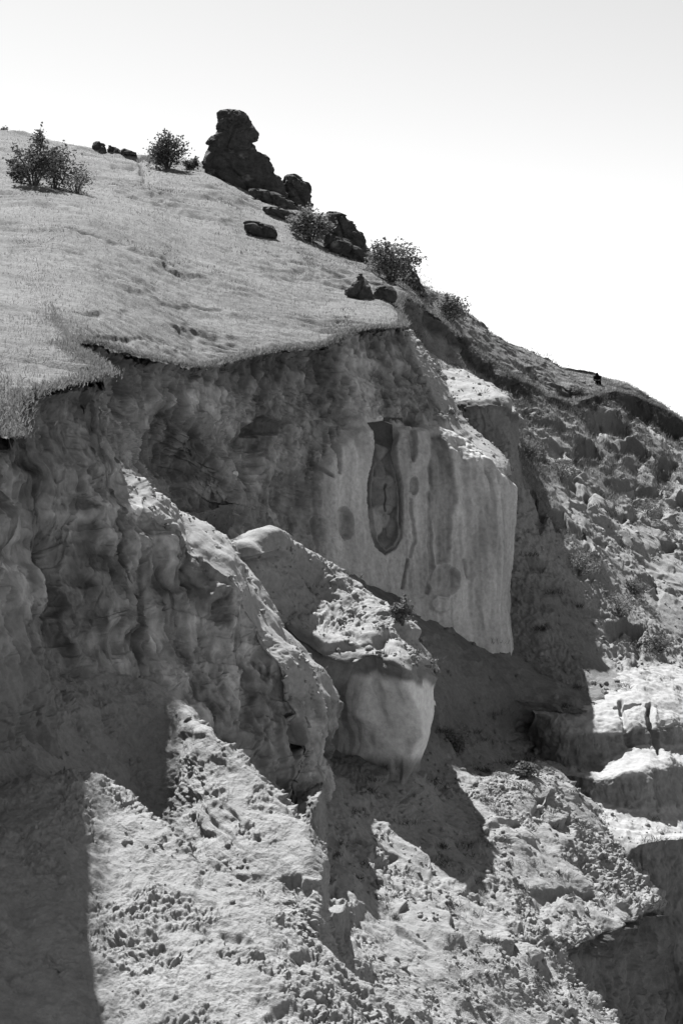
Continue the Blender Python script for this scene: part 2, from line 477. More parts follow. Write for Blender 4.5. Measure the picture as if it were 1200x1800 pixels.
# ------------------------------------------------------------------ 4. the great wall with its niches
mrows = [
 [(112,608,28),(165,607,30),(250,632,33),(345,649,36),(400,640,38),(480,621,40),(560,613,42),(625,586,44),(700,577,46),(711,583,46.5),(724,586,50),(726,590,57)],
 [(120,680,27.9),(180,680,30.1),(262,700,33.3),(352,710,36),(412,700,38.1),(490,685,40),(566,678,41.9),(632,658,43.7),(715,644,45.5),(738,652,46.3),(764,648,49.5),(768,650,57)],
 [(150,760,28.2),(215,760,30.8),(290,775,34.6),(372,765,35.9),(425,755,38.6),(500,748,40.5),(570,744,42),(640,736,43.5),(735,728,45),(786,754,46),(814,742,49.2),(816,745,57)],
 [(190,830,29),(240,830,31.7),(310,835,35.3),(388,830,36.1),(440,820,38.7),(520,830,40.8),(585,820,41.9),(650,820,43.1),(790,810,44.5),(882,828,45.8),(894,817,50.5),(895,818,57)],
 [(230,880,30),(280,895,32.5),(345,895,35.5),(415,890,37),(465,890,39),(535,920,41),(595,920,42),(655,925,43),(800,920,44.3),(886,900,45.6),(890,890,51),(891,890,57)],
 [(260,930,30),(320,950,32.5),(380,950,35.5),(440,950,37.5),(490,950,39.5),(545,975,41),(610,1010,42),(680,1050,43),(800,1060,44.2),(876,1050,45.5),(880,1040,51),(881,1040,57)],
 [(280,990,29.5),(340,1000,32),(395,1000,35),(450,1000,37),(495,1000,39),(560,1030,41),(620,1060,42),(690,1100,43),(800,1150,44),(882,1160,45.4),(886,1150,51),(887,1150,57)],
 [(280,1090,29.5),(340,1100,32),(395,1100,35),(450,1100,37),(495,1100,39),(560,1130,41),(620,1160,42),(690,1200,43),(800,1250,44),(884,1260,45.4),(888,1250,51),(889,1250,57)]]
NICHE = [(645,742),(672,738),(690,745),(696,770),(690,795),(695,825),(702,860),(703,900),(701,945),(690,965),(670,977),(652,962),(641,925),(636,880),(638,845),(646,810),(651,790),(648,765)]
def wall_paint(P, px, py):
    """relief (metres, + towards the camera) and stone tone of the wall"""
    bt = interp(px, [(112,606),(165,605),(250,630),(345,647),(400,638),(480,619),(560,611),(625,584),(704,575),(738,650),(786,750),(890,826)])
    u = py - bt
    F = P * np.array([1, 1, .3])
    arch = 742 + np.maximum(0, np.abs(px - 690) - 60) ** 2 * .0045
    arch = np.where(px < 690, 742 + np.maximum(0, 640 - px) ** 2 * .012, arch)
    pale = sstep(-6, 10, py - arch + 5 * noise(P * 1.4, 402)) * sstep(528, 572, px + 12 * noise(P * .8, 403))
    rel = cliff_relief(P, 410, 1.0) * (1 - .72 * pale)
    rel += .25 * pale * sstep(0, 25, py - arch) + pale * (.3 * spalls(P, 1446)[0] + .03 * fbm(P, .16, 3, 1447, .65))                      # the smooth stone stands proud under a ledge
    fl = fbm(P * np.array([1, 1, .1]), .45, 3, 420)
    rid = 1 - np.abs(noise(P * np.array([1.9, 1.9, .12]), 425))
    ft_ = sstep(1140, 1050, py)
    rel += ft_ * pale * .13 * fl * sstep(690, 830, px) + pale * .04 * fl - ft_ * .1 * pale * sstep(690, 850, px) * sstep(.8, .98, rid)
    tone = .36 * np.clip(1 + 1.4 * fbm(F, 1.3, 4, 430, .65) + .6 * fbm(P, .35, 2, 432), .3, 2)
    soil = 1 - sstep(.7, 1.1, u / (50 + 75 * fbm(P * np.array([1, 1, .25]), 1.0, 3, 435)))
    soil *= 1 - .45 * sstep(520, 700, px)
    tone = tone * (1 - .52 * soil)
    rel -= .16 * soil * sstep(0, 10, u)
    crumb = sstep(20, 60, u) * (1 - pale)
    rel += crumb * .12 * (billow(P * np.array([1, 1, .6]), .9, 3, 440) - .3)
    tone = tone * (1 - .22 * crumb * sstep(.1, .5, fbm(P, 1.6, 3, 445)))
    tp = .57 * (1 + .62 * fbm(P * np.array([1, 1, .12]), .5, 4, 450, .6)) * (1 + .28 * fbm(P, 1.6, 3, 455))
    tone = tone * (1 - pale) + tp * pale
    sh, stn = spalls(P, 1440)
    rel = rel + sh * (1 - pale); tone = tone * (1 + (stn - 1) * (1 - pale))
    tone = tone * (1 + .5 * (1 - pale) * fbm(P, 2.6, 3, 1476))
    ly = strata(P, 1620)
    rel = rel + (1 - pale) * (.08 * ly + .05 * sstep(.03, .08, ly)); tone = tone * (1 + .5 * (1 - pale) * ly)
    # darker alcove and pale runnels at the head of the gully
    al = 1 - sstep(.45, 1.15, ell(px, py, 305, 785, 70, 66) + .5 * fbm(P, 1.1, 3, 460))
    rel -= .3 * al; tone *= 1 - .42 * al
    for cx, cy, rx, ry, k, dp in [(475, 752, 40, 16, .42, .25), (440, 800, 28, 45, .25, .3), (515, 870, 40, 40, .25, .15), (222, 680, 20, 70, .3, .25), (480, 660, 18, 30, .2, .05), (690, 690, 26, 10, .25, .05)]:
        g = 1 - sstep(.6, 1.15, ell(px, py, cx, cy, rx, ry) + .45 * fbm(P, .9, 3, 470 + cx))
        tone *= 1 - k * g; rel -= dp * g
    rib = 1 - sstep(5, 17, seg_dist(px, py, [(352, 735), (368, 775), (385, 820), (402, 850), (418, 870)]) + 3 * noise(P, 480))
    rib = np.maximum(rib, 1 - sstep(.75, 1.1, ell(px, py, 445, 905, 24, 62, -.72) + .15 * noise(P * 1.2, 481)))
    tone = tone * (1 - rib * .7) + .27 * rib * .7; rel += .22 * rib
    for x0, y0, y1 in [(262, 650, 700), (285, 640, 720), (330, 650, 690)]:
        g = 1 - sstep(3, 12, seg_dist(px, py, [(x0, y0), (x0 + 8, y1)]) + 4 * noise(P * 1.2, 485))
        tone = tone * (1 - .45 * g) + .21 * .45 * g
    # cracks and hollows in the smooth stone
    wx = noise(P * 2.2, 471); wy = noise(P * 2.2, 472); wz = noise(P * 1.3, 473)
    def slot(pts, w, dp, k):
        nonlocal rel, tone
        g = 1 - sstep(w * .3, w, seg_dist(px + 2 * wx, py + 2 * wy, pts) + w * .5 * wz)
        rel = rel - .55 * dp * g; tone = tone * (1 - k * g)
    slot([(585, 752), (587, 790), (587, 832)], 3.2, .4, .35)
    slot([(549, 795), (556, 815), (566, 830), (577, 838)], 3.5, .3, .3)
    slot([(711, 985), (707, 1010), (701, 1035)], 3, .25, .3)
    slot([(748, 870), (750, 940), (752, 1000), (746, 1040)], 5, .2, .25)
    slot([(714, 880), (722, 950), (715, 980)], 3.5, .16, .2)
    slot([(812, 985), (818, 1015)], 5, .2, .3)
    def hollow(v, dp, k, soft=.22):
        nonlocal rel, tone
        v = v + .05 * wx + .05 * wy
        g = 1 - sstep(1 - soft, 1 + soft, v)
        rel = rel - .65 * dp * g; tone = tone * (1 - k * g * (.8 + .5 * wz))
        ring = np.exp(-((v - 1.16) / .09) ** 2)
        rel = rel + .04 * ring
    hollow(ell(px, py, 597, 920, 14, 28, -.12), .32, .38)
    hollow(ell(px, py, 720, 785, 7, 28), .35, .35)
    hollow(ell(px, py, 722, 855, 8, 15), .22, .35)
    hollow(ell(px, py, 775, 1020, 22, 26) + .05 * noise(P * 3, 490), .2, .42)
    st = sdist(px + 3 * wx, py, [(752, 770), (772, 765), (786, 790), (790, 830), (795, 870), (790, 905), (786, 950), (784, 985), (762, 990), (757, 930), (752, 880), (746, 850), (750, 815), (755, 790)]) + 3 * noise(P * 2, 495)
    g = 1 - sstep(-5, 4, st)
    rel -= .13 * g; tone *= 1 - .5 * g * (1 - .35 * sstep(830, 900, py) + .3 * sstep(.0, .4, fbm(P * np.array([1, 1, .12]), .3, 2, 477)) * sstep(880, 830, py))
    g2 = 1 - sstep(.8, 1.1, ell(px, py, 768, 1062, 18, 16))
    rel += .1 * g2
    # hollow that holds the niche
    nd = sdist(px, py, NICHE)
    g = 1 - sstep(-2.5, .5, nd)
    rel -= .5 * g
    return rel, tone
mrows.insert(0, [(x_, y_ - (7 if i_ < 9 else 1), d_ + (1.4 if i_ < 9 else .2)) for i_, (x_, y_, d_) in enumerate(mrows[0])])
P, n = surface(mrows, 1.35)
n[n[..., 1] > 0] *= -1
px, py = to_px(P)
rel, tone = wall_paint(P, px, py)
edge = interp(py, [(583,711),(652,738),(754,786),(830,882),(900,886),(1050,876),(1160,882)])
side = sstep(1, 8, px - edge)
topf = side * (py < 835)
rel = rel * (1 - topf) + topf * scree_relief(P, (.6, -.3, -.6), .7, 499)
tone = tone * (1 - topf) + .36 * topf
P2 = P + n * rel[..., None]
wall = to_mesh('cliff_wall', P2, M_CLIFF, tone, kind='structure')
CLOD_SRC.append((P2, n, tone, topf, .8))

# niche: a finer sheet set into the hollow, with the eroded figure-like relief
ix = (np.arange(160) / 159) * 82 + 629
iy = (np.arange(330) / 329) * 254 + 730
GX, GY = np.meshgrid(ix, iy)
# find the wall's depth there from its base grid
bx, by = to_px(P)
sel = (bx > 610) & (bx < 725) & (by > 715) & (by < 1000)
A = np.stack([np.ones(sel.sum()), bx[sel], by[sel], bx[sel]**2, bx[sel] * by[sel], by[sel]**2, by[sel]**3], -1)
cf, *_ = np.linalg.lstsq(A, P[..., 1][sel], rcond=None)
GD = cf[0] + cf[1] * GX + cf[2] * GY + cf[3] * GX**2 + cf[4] * GX * GY + cf[5] * GY**2 + cf[6] * GY**3
NP = U(GX, GY, GD)
nd = sdist(GX, GY, NICHE)
rel = -.42 + .12 * sstep(-1, 3, nd) * 0
wq = NP + .1 * np.stack([noise(NP * 3, 601), noise(NP * 3, 602), noise(NP * 3, 603)], -1)
QX, QY = to_px(wq)
rel = .02 + .04 * fbm(NP, .3, 4, 620, .6)
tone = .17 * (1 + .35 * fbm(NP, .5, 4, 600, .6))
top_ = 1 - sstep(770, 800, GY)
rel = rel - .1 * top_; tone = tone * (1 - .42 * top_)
rim = np.exp(-((nd + 8) / 3.0) ** 2) * sstep(795, 840, GY)
rel += .13 * rim; tone += .16 * rim
fig = 0 * rel
def blob(cx, cy, rx, ry, h, t, ang=0):
    """a worn swelling of the stone that melts into its surroundings"""
    global fig, tone
    v = ell(QX, QY, cx, cy, rx, ry, ang)
    g = np.exp(-(v * v) * 1.1)
    fig = np.sqrt(fig * fig + (h * g) ** 2)
    m = 1 - sstep(.68, 1.1, v)
    edge_ = np.exp(-((v - 1.12) / .1) ** 2) * (1.0 if rx > 22 else .35)
    fig = fig - .035 * edge_
    tone = (tone * (1 - m) + t * m * (1 + .3 * fbm(NP, .3, 3, 610))) * (1 - .26 * edge_)  # paler swellings and dark creases paint in shading the flat light leaves out
blob(669, 868, 23, 42, .1, .2)
blob(656, 918, 14, 30, .13, .42)
blob(674, 917, 9, 12, .1, .33)
blob(688, 930, 10, 19, .08, .22)
blob(662, 872, 14, 26, .13, .21); blob(680, 870, 13, 28, .12, .22)
blob(668, 846, 18, 13, .12, .25)
blob(664, 822, 9, 20, .12, .2)
blob(665, 794, 12, 14, .16, .26)
blob(671, 898, 14, 9, .1, .26)
slot_g = 1 - sstep(.6, 2.6, seg_dist(QX, QY, [(670, 855), (669, 885), (673, 900)]))
fig = fig - .07 * slot_g; tone = tone * (1 - .3 * slot_g)
rel = rel + 1.3 * fig
lo = sstep(-4, 6, GY - (953 - ((GX - 668) / 30) ** 2 * 22))
rel += .08 * lo; tone = tone * (1 - lo) + .24 * lo
out = sstep(.5, 4, nd)
rel = rel * (1 - out) + (-.18) * out
Nn = grid_normals(NP); Nn[Nn[..., 1] > 0] *= -1
niche = to_mesh('niche', NP + Nn * rel[..., None], M_CLIFF, tone, parent=wall)
niche['label'] = 'deep oval niche with a worn figure-like lump of stone inside'

# ------------------------------------------------------------------ 5. shaded talus and sunny scree of the gully
def fT(px, py):
    return 13.24 / (.284 - .848 * (px - 600) / FPX - (900 - py) / FPX)
def row(pts, add=None):
    add = add or [0] * len(pts)
    return [(x, y, fT(x, y) + a) for (x, y), a in zip(pts, add)]
trows = [
 row([(230,905),(330,905),(430,885),(520,912),(600,955),(680,1020),(780,1070),(890,1125),(985,1150)], [-7,-4.5,-1,-.3,.4,.7,.1,-.7,-1.5]),
 row([(260,1000),(350,1000),(450,1000),(540,1030),(620,1070),(700,1110),(800,1160),(900,1205),(1005,1240)], [0,2.5,4,3.5,1.5,.3,.2,-.2,-4]),
 row([(300,1150),(400,1150),(500,1150),(580,1180),(660,1210),(740,1235),(820,1265),(890,1285),(965,1300)], [3,5,5,4,2,1.8,3,4,3.4]),
 row([(335,1260),(430,1260),(522,1265),(602,1295),(682,1335),(765,1340),(848,1345),(912,1345),(972,1338)], [3.1,4,4.2,4,2.9,3.4,4.4,4.4,4.0]),
 row([(350,1300),(440,1300),(530,1305),(610,1335),(690,1368),(770,1375),(850,1372),(910,1368),(968,1362)], [3,3.2,3.6,3.1,2.1,2.7,1.6,.3,.5]),
 row([(420,1440),(500,1440),(580,1450),(660,1460),(740,1470),(820,1480),(900,1480),(975,1450),(1030,1462)], [.5,.9,1.8,2.7,2.9,2.0,.4,.1,.3]),
 row([(450,1560),(530,1560),(620,1570),(700,1580),(790,1590),(880,1600),(960,1590),(1050,1560),(1110,1545)], [.3,.6,1.0,1.3,1.1,.6,.3,.2,.3]),
 row([(480,1680),(570,1690),(660,1700),(740,1705),(820,1700),(890,1692),(950,1690),(1060,1641),(1153,1592)]),
 row([(485,1710),(578,1720),(672,1728),(756,1732),(838,1726),(910,1718),(982,1718),(1064,1680),(1160,1630)], [0,0,0,0,0,0,0,1.4,1.6]),
 row([(490,1750),(590,1755),(690,1760),(775,1760),(855,1755),(935,1750),(1022,1750),(1076,1790),(1168,1740)], [0,0,0,0,0,0,0,4.2,6.4]),
 row([(520,1860),(640,1860),(750,1860),(840,1855),(930,1850),(1030,1845),(1125,1838),(1140,1920),(1190,1900)], [0,0,0,0,0,0,0,6.5,9]),
 row([(560,2000),(700,2000),(830,2000),(930,1990),(1040,1980),(1150,1970),(1260,1960),(1275,2060),(1290,2060)], [0,0,0,0,0,0,0,6.5,9]),
]
for k_, (r_, w_) in enumerate(zip(trows, [(1050,1200,45.2),(1055,1242,43.4),(1010,1322,42.2),(1012,1350,41.5),(1028,1402,40.4),(1078,1472,38.2),(1135,1530,37.8),(1159,1604,38.2),
                                            (1164,1644,38),(1178,1756,39),(1200,1916,39),(1300,2076,39)])):
    r_.append(w_)
P, n = surface(trows, 1.35)
n[n[..., 2] < 0] *= -1
px, py = to_px(P)
fallT = (.6, -.25, -.72)
H = scree_relief(P, fallT, 1.5, 700, 1.3, .75)
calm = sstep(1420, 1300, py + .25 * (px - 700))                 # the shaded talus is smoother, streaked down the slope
st = fbm(P - (P @ (np.array(fallT) / np.linalg.norm(fallT)))[..., None] * (np.array(fallT) / np.linalg.norm(fallT)) * .85, .5, 3, 720)
H = H * (1 - .55 * calm) + .14 * calm * st
cut = np.zeros_like(H); dark = np.zeros_like(H)
for line, f, r in [([(615, 1460), (650, 1470), (705, 1505)], 10, 14), ([(645, 1530), (690, 1555), (715, 1570)], 11, 14),
                      ([(935, 1568), (1000, 1560), (1050, 1575)], 12, 14), ([(770, 1500), (815, 1520)], 9, 10),
                      ([(930, 1395), (960, 1400)], 14, 10), ([(690, 1620), (760, 1680)], 7, 12), ([(880, 1640), (950, 1650)], 9, 10)]:
    a, b = bank(P, px, py, line, f, r)
    cut += a; dark = np.maximum(dark, b)
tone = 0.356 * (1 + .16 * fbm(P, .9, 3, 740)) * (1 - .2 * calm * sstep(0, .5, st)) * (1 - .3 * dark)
tone *= 1 - .42 * calm  # shade painted in: the talus tone is lowered to deepen its shadow
lane = 1 - sstep(25, 70, seg_dist(px, py, [(600, 1660), (700, 1740), (800, 1830)]))
H *= 1 - .55 * lane
steep = sstep(.5, .25, n[..., 2]) * sstep(930, 950, px) * sstep(1580, 1600, py)
ub = py - interp(px, [(950, 1690), (1060, 1641), (1153, 1592)])
tone = tone * (1 - steep) + steep * .2 * (1 + .4 * fbm(P * np.array([1, 1, .35]), .8, 3, 810)) * (1 - .4 * (1 - sstep(18, 48, ub + 20 * noise(P, 812))))
sh, stn = spalls(P, 1490)
tone = tone * (1 + (stn - 1) * steep)
H = H * (1 - steep) + steep * (cliff_relief(P, 800, .9) + sh)
P2 = P + n * H[..., None]; P2[..., 2] += cut
P2 = warp(P2, 790, .3, 1.2)
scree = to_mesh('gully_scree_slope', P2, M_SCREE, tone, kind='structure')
CLOD_SRC.append((P2, n, tone, (.25 + .75 * (1 - calm)) * (1 - .7 * lane) * (1 - steep), 1.0))

# ------------------------------------------------------------------ 6. the sunlit block
brows = [
 [(395,1020,39),(470,1005,40),(560,1045,40),(650,1110,39.5),(720,1170,38.5),(760,1235,37),(766,1250,37.5)],
 [(420,962,33.2),(474,945,34.0),(560,978,35.1),(650,1048,35),(715,1104,34.3),(752,1160,33.2),(757,1168,34.6)],
 [(424,1000,32.8),(470,985,33.4),(545,1030,34.2),(620,1075,33.8),(690,1115,33),(738,1162,32.3),(756,1178,34.2)],
 [(435,1050,32.4),(485,1085,32.5),(535,1125,32.5),(600,1158,32.2),(660,1150,31.9),(722,1172,31.5),(753,1188,33.8)],
 [(440,1110,32.2),(490,1130,32.2),(545,1170,32.2),(605,1195,32.25),(665,1190,31.95),(726,1200,31.55),(750,1230,33.6)],
 [(445,1200,32.3),(498,1210,32.3),(552,1235,32.3),(606,1260,32.25),(668,1280,31.95),(730,1280,31.55),(746,1300,33.4)],
 [(450,1290,32.4),(508,1295,32.4),(560,1305,32.3),(620,1338,32.4),(682,1366,32.15),(722,1345,31.9),(738,1345,33.4)],
 [(460,1380,32.8),(515,1380,32.8),(568,1380,32.7),(626,1410,32.4),(682,1436,32.1),(720,1410,32),(736,1410,33.6)]]
brows.insert(4, [(x_, y_ + 9, d_ + .02) for x_, y_, d_ in brows[3]])
brows = [[(r_[0][0] - 12, r_[0][1] + 28, r_[0][2] + 4.5)] + r_ for r_ in brows]
P, n = surface(brows, 1.25)
n[n[..., 1] - .6 * n[..., 2] > 0] *= -1
px, py = to_px(P)
br = interp(px, [(430,1040),(485,1078),(535,1118),(600,1152),(660,1146),(722,1166),(752,1180)]) + 10 * noise(P * 1.3, 902)
top = 1 - sstep(-4, 8, py - br)
ZD = 0.0
H = scree_relief(P, (.7, -.3, -.6), .95, 900, 1.3) * top + cliff_relief(P, 905, .55) * (1 - top) * .9
for line, f, r in [([(430, 1040), (470, 1060), (510, 1090)], 26, 10), ([(505, 1130), (545, 1165), (590, 1190)], 22, 12), ([(460, 1010), (500, 1050), (530, 1060)], 14, 16),
                      ([(590, 1110), (640, 1125), (690, 1120)], 12, 10), ([(520, 1010), (560, 1040), (590, 1050)], 10, 14)]:
    a, b = bank(P, px, py, line, f, r); ZD = ZD + a
v = py - br
smooth_ = sstep(600, 650, px) * sstep(26, 40, v + 8 * noise(P * 1.5, 912)) * (1 - sstep(1320, 1345, py))
tone_f = .27 * (1 + .3 * fbm(P * np.array([1, 1, .3]), .7, 3, 915)) * (1 - smooth_) + smooth_ * .9 * (1 + .08 * fbm(P, .8, 3, 916))
strk = (fbm(P * np.array([2.2, 2.2, .08]), .35, 2, 918) > .1) * sstep(650, 610, px) * sstep(575, 590, px) * sstep(30, 60, v)
tone_f = tone_f * (1 - .3 * strk)
left = sstep(600, 560, px) * (1 - top)
tone_f *= 1 - .3 * left
H = H * (1 - .75 * smooth_)
H += .06 * (1 - top) * np.exp(-((v - 20) / 8) ** 2) * sstep(640, 690, px)
tone = 0.347 * (1 + .15 * fbm(P, .9, 3, 920)) * top + tone_f * (1 - top)
P2 = P + n * H[..., None]; P2[..., 2] += ZD
P2 = warp(P2, 990, .36, 1.4)
to_mesh('cliff_block', P2, M_CLIFF, tone, kind='structure')
CLOD_SRC.append((P2, n, tone, top, 1.0))

# ------------------------------------------------------------------ 7. the near buttress on the left
lrows = [
 [(-64,610,17.5),(9,752,19.4),(37,684,22),(150,650,25),(172,648,25.4),(184,672,24.9),(182,654,26),(138,626,29)],
 [(-62,634,15.5),(10,782,17.3),(37,714,19.6),(150,680,22.7),(172,678,23),(183,684,23.3),(182,664,24.3),(140,636,27.5)],
 [(-70,750,15.4),(10,860,17.3),(52,790,19.9),(140,775,22.2),(180,772,22.8),(196,775,23.3),(200,768,24.5),(190,780,29)],
 [(-76,860,15.3),(6,940,17.2),(58,880,20),(145,865,21.9),(190,858,22.7),(208,852,23.4),(222,836,25),(235,850,29.5)],
 [(-82,960,15.2),(0,1010,17.1),(70,960,20.2),(170,945,21.8),(225,930,23.2),(262,905,24),(292,890,25.8),(305,905,30.5)],
 [(-88,1050,15.1),(-6,1080,17),(75,1030,20),(190,1015,21.6),(260,990,23.8),(312,950,24.8),(342,926,26.6),(360,945,31.5)],
 [(-93,1130,15),(-14,1150,16.9),(85,1090,19.8),(220,1080,21.6),(310,1050,24.4),(365,992,25.6),(397,970,27.4),(420,990,33)],
 [(-98,1210,14.9),(-24,1220,16.8),(95,1150,19.6),(250,1140,22.5),(350,1110,25),(412,1052,26),(436,1035,27.6),(465,1060,33)],
 [(-103,1290,14.8),(-36,1290,16.7),(110,1210,19.3),(285,1205,22.8),(395,1180,25.5),(455,1110,26.4),(490,1110,28),(520,1140,33)],
 [(-108,1370,14.7),(-46,1360,16.6),(125,1280,18.9),(320,1270,22.8),(430,1260,25.3),(512,1190,26.4),(565,1195,28.2),(590,1230,32)],
 [(-112,1450,14.6),(-60,1430,16.4),(140,1350,18.7),(355,1340,23),(450,1330,25),(520,1260,26.2),(573,1240,28),(585,1290,31)],
 [(-116,1530,14.5),(-60,1510,16.3),(160,1420,18.6),(390,1400,23),(470,1400,24.8),(525,1340,25.8),(560,1330,27.3),(580,1345,30)],
 [(-120,1620,14.5),(-60,1610,16.2),(180,1500,18.6),(420,1460,22.4),(490,1470,23.8),(530,1440,25),(560,1430,26.3),(575,1420,28.5)]]
lr2 = []
for k_, r_ in enumerate(lrows):
    e_, l4 = r_[5], r_[4]
    m_ = tuple(e_[i] + (.1 if k_ > 2 else .45) * (l4[i] - e_[i]) for i in range(3))
    lr2.append([(-760, r_[0][1] + max(15, 255 - 30 * k_), r_[0][2] - .3)] + r_[:5] + [(m_[0], m_[1] + (7 if 2 <= k_ <= 10 else 0), m_[2])] + r_[5:])
P, n = surface(lr2, 1.35)
n[n[..., 1] - 1.0 * n[..., 0] > 0] *= -1
px, py = to_px(P)
El = [(676,183),(775,196),(852,208),(905,262),(950,312),(992,365),(1052,412),(1110,455),(1190,512),(1260,520),(1340,525),(1440,530)]
ex = interp(py, El)
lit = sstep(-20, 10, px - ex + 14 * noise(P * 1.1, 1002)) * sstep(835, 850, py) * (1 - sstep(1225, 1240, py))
ZD = 0.0
H = (cliff_relief(P, 1010, .45) + .03 * fbm(P, .13, 3, 1012, .65)) * (1 - lit) + scree_relief(P, (.6, -.3, -.7), .6, 1015) * lit
bt = interp(px, [(-62,634),(10,782),(37,714),(70,699),(150,680),(183,684)])
u = py - bt
F = P * np.array([1, 1, .3])
tone = .355 * np.clip(1 + 1.5 * fbm(F, 1.0, 4, 1020, .65) + .6 * fbm(P, .3, 2, 1022), .3, 2.2) * (1 - .25 * sstep(.0, .5, fbm(P, 1.1, 3, 1024)))
soil = 1 - sstep(.75, 1.05, u / (140 + 70 * fbm(P * np.array([1, 1, .25]), 1.1, 3, 1030)))
tone *= 1 - .42 * soil
H -= .12 * soil * sstep(0, 12, u)
H += .09 * (billow(P * np.array([1, 1, .6]), .8, 4, 1035, .55) - .3) * (1 - lit)
H = np.where(lit < .5, np.minimum(H, -.03 + .006 * np.maximum(u, 0)), H)
a, b = bank(P, px, py, [(20, 872), (80, 858), (150, 840), (180, 800)], 9, 40); ZD = ZD + a; tone *= 1 - .2 * b
band = np.exp(-((py - (905 - .1 * (px - 100)) + 10 * noise(P, 1044)) / 14) ** 2) * (px < 250) * sstep(60, 95, px)
tone *= 1 + .45 * band; H += .1 * band
for cx, cy, rx, ry, k, dp in [(110, 760, 40, 50, .25, .15), (20, 760, 22, 50, .3, .2), (100, 1065, 40, 22, .35, .2), (60, 960, 60, 24, .3, .2), (190, 980, 40, 26, .3, .15), (300, 1020, 48, 22, .3, .25), (295, 935, 42, 16, .3, .1), (470, 1175, 16, 22, .2, .25), (430, 1230, 16, 60, .25, .3)]:
    g = 1 - sstep(.6, 1.15, ell(px, py, cx, cy, rx, ry) + .5 * fbm(P, .8, 3, 1050 + cx))
    tone *= 1 - k * g; H -= .45 * dp * g
sh, stn = spalls(P, 1460)
nl = 1 - lit
H = H + .5 * sh * nl; tone = tone * (1 + (stn - 1) * nl)
ly = strata(P, 1610)
H = H + nl * (.05 * ly + .035 * sstep(.03, .08, ly)); tone = tone * (1 + nl * (.75 * ly))
vst = fbm(P * np.array([1, 1, .09]), .42, 3, 1470)
ck = sstep(.22, .42, vst) * nl
H = H - .06 * ck; tone = tone * (1 - .35 * ck)
tone = tone * (1 + .55 * nl * fbm(P, 2.4, 3, 1475))
tone = tone * (1 - .3 * nl * sstep(60, 0, u))
# pale runnels on the pillar
for pts in [[(495, 1262), (492, 1300), (500, 1340), (497, 1400)], [(528, 1240), (526, 1290), (512, 1340), (506, 1400)], [(462, 1340), (475, 1390)], [(360, 1048), (372, 1040)]]:
    g = 1 - sstep(4, 10, seg_dist(px, py, pts) + 2 * noise(P * 2, 1080))
    tone = tone * (1 - .7 * g) + .3 * .7 * g; H += .1 * g
g = 1 - sstep(.8, 1.1, ell(px, py, 510, 1285, 12, 30)); H -= .3 * g; tone *= 1 - .2 * g
# left of the frame the foot passes into talus
low = sstep(40, 130, py - interp(px, [(-60,1060),(90,1080),(250,1150),(400,1240),(500,1420)])) * (1 - sstep(400, 450, px))
H += low * scree_relief(P, (.5, -.4, -.75), .6, 1090)
tone = tone * (1 - low) + .26 * (1 + .2 * fbm(P, .9, 3, 1095)) * low
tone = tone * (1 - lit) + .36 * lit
P2 = P + n * H[..., None]; P2[..., 2] += ZD
w_ = sstep(70, 160, u)[..., None]
P2 = P2 + w_ * (warp(P2, 1590, .42, 1.5) - P2)
to_mesh('cliff_buttress', P2, M_CLIFF, tone, kind='structure')
CLOD_SRC.append((P2, n, tone, lit, 1.0))

# pillars below the buttress
for prow, s in [([[(520,1392,27),(548,1376,27),(566,1372,27),(573,1376,28)],
             [(520,1408,25.2),(546,1394,25),(568,1392,25.2),(574,1392,27.6)],
             [(518,1450,24.8),(548,1450,24.5),(566,1455,24.8),(575,1450,27)],
             [(525,1500,24.4),(550,1500,24.2),(566,1505,24.5),(577,1500,27)],
             [(540,1560,23.8),(560,1560,23.8),(574,1565,24.2),(584,1560,26.5)],
             [(560,1660,23),(590,1660,23),(610,1670,23.4),(615,1660,26)]], 1200),
            ([[(560,1596,24),(585,1588,24),(603,1586,24),(612,1590,25.2)],
             [(556,1612,22.2),(584,1600,22),(606,1600,22.3),(616,1602,24.5)],
             [(556,1650,22),(584,1650,21.8),(608,1652,22.1),(618,1650,24)],
             [(570,1700,21.6),(590,1700,21.5),(612,1700,21.8),(622,1700,24)],
             [(590,1760,21),(610,1760,21),(622,1760,21.4),(632,1760,23)]], 1230)]:
    P, n = surface(prow, 1.2)
    n[n[..., 1] - .5 * n[..., 2] > 0] *= -1
    px, py = to_px(P)
    H = cliff_relief(P, s, .45) + .6 * spalls(P, s + 11)[0]
    tone = .27 * (1 + .25 * fbm(P * np.array([1, 1, .25]), .5, 3, s + 7))
    to_mesh('cliff_pillar', P + n * H[..., None], M_CLIFF, tone, kind='structure')

# ------------------------------------------------------------------ 8. near scree, lower left
s1 = [
 [(-90,1170,20.2),(60,1180,21),(170,1195,22),(290,1268,22.4),(380,1340,21.8),(450,1410,21.2),(505,1465,20.9),(552,1520,20.6),(552,1525,22)],
 [(-90,1150,19.2),(60,1160,20),(170,1175,20.9),(290,1218,20.8),(380,1287,19.7),(450,1357,18.9),(505,1416,18.4),(552,1475,18),(554,1485,21)],
 [(-90,1240,17.9),(60,1240,18.7),(170,1245,19.7),(285,1280,20.2),(375,1345,18.9),(445,1405,18.1),(503,1455,17.6),(560,1500,17.3),(562,1520,21)],
 [(-90,1350,16.9),(60,1350,17.7),(165,1360,18.6),(275,1400,19.3),(365,1450,17.7),(438,1500,17),(500,1540,16.7),(558,1565,16.6),(570,1590,20.5)],
 [(-90,1480,16),(60,1480,16.7),(160,1500,17.6),(270,1530,18.2),(360,1570,16.8),(430,1610,16.3),(495,1640,16.1),(560,1650,16.1),(580,1680,20)],
 [(-90,1700,15),(60,1700,15.7),(160,1700,16.6),(270,1730,17.2),(360,1760,16.2),(430,1780,15.8),(500,1800,15.6),(580,1780,15.6),(600,1800,19)]]
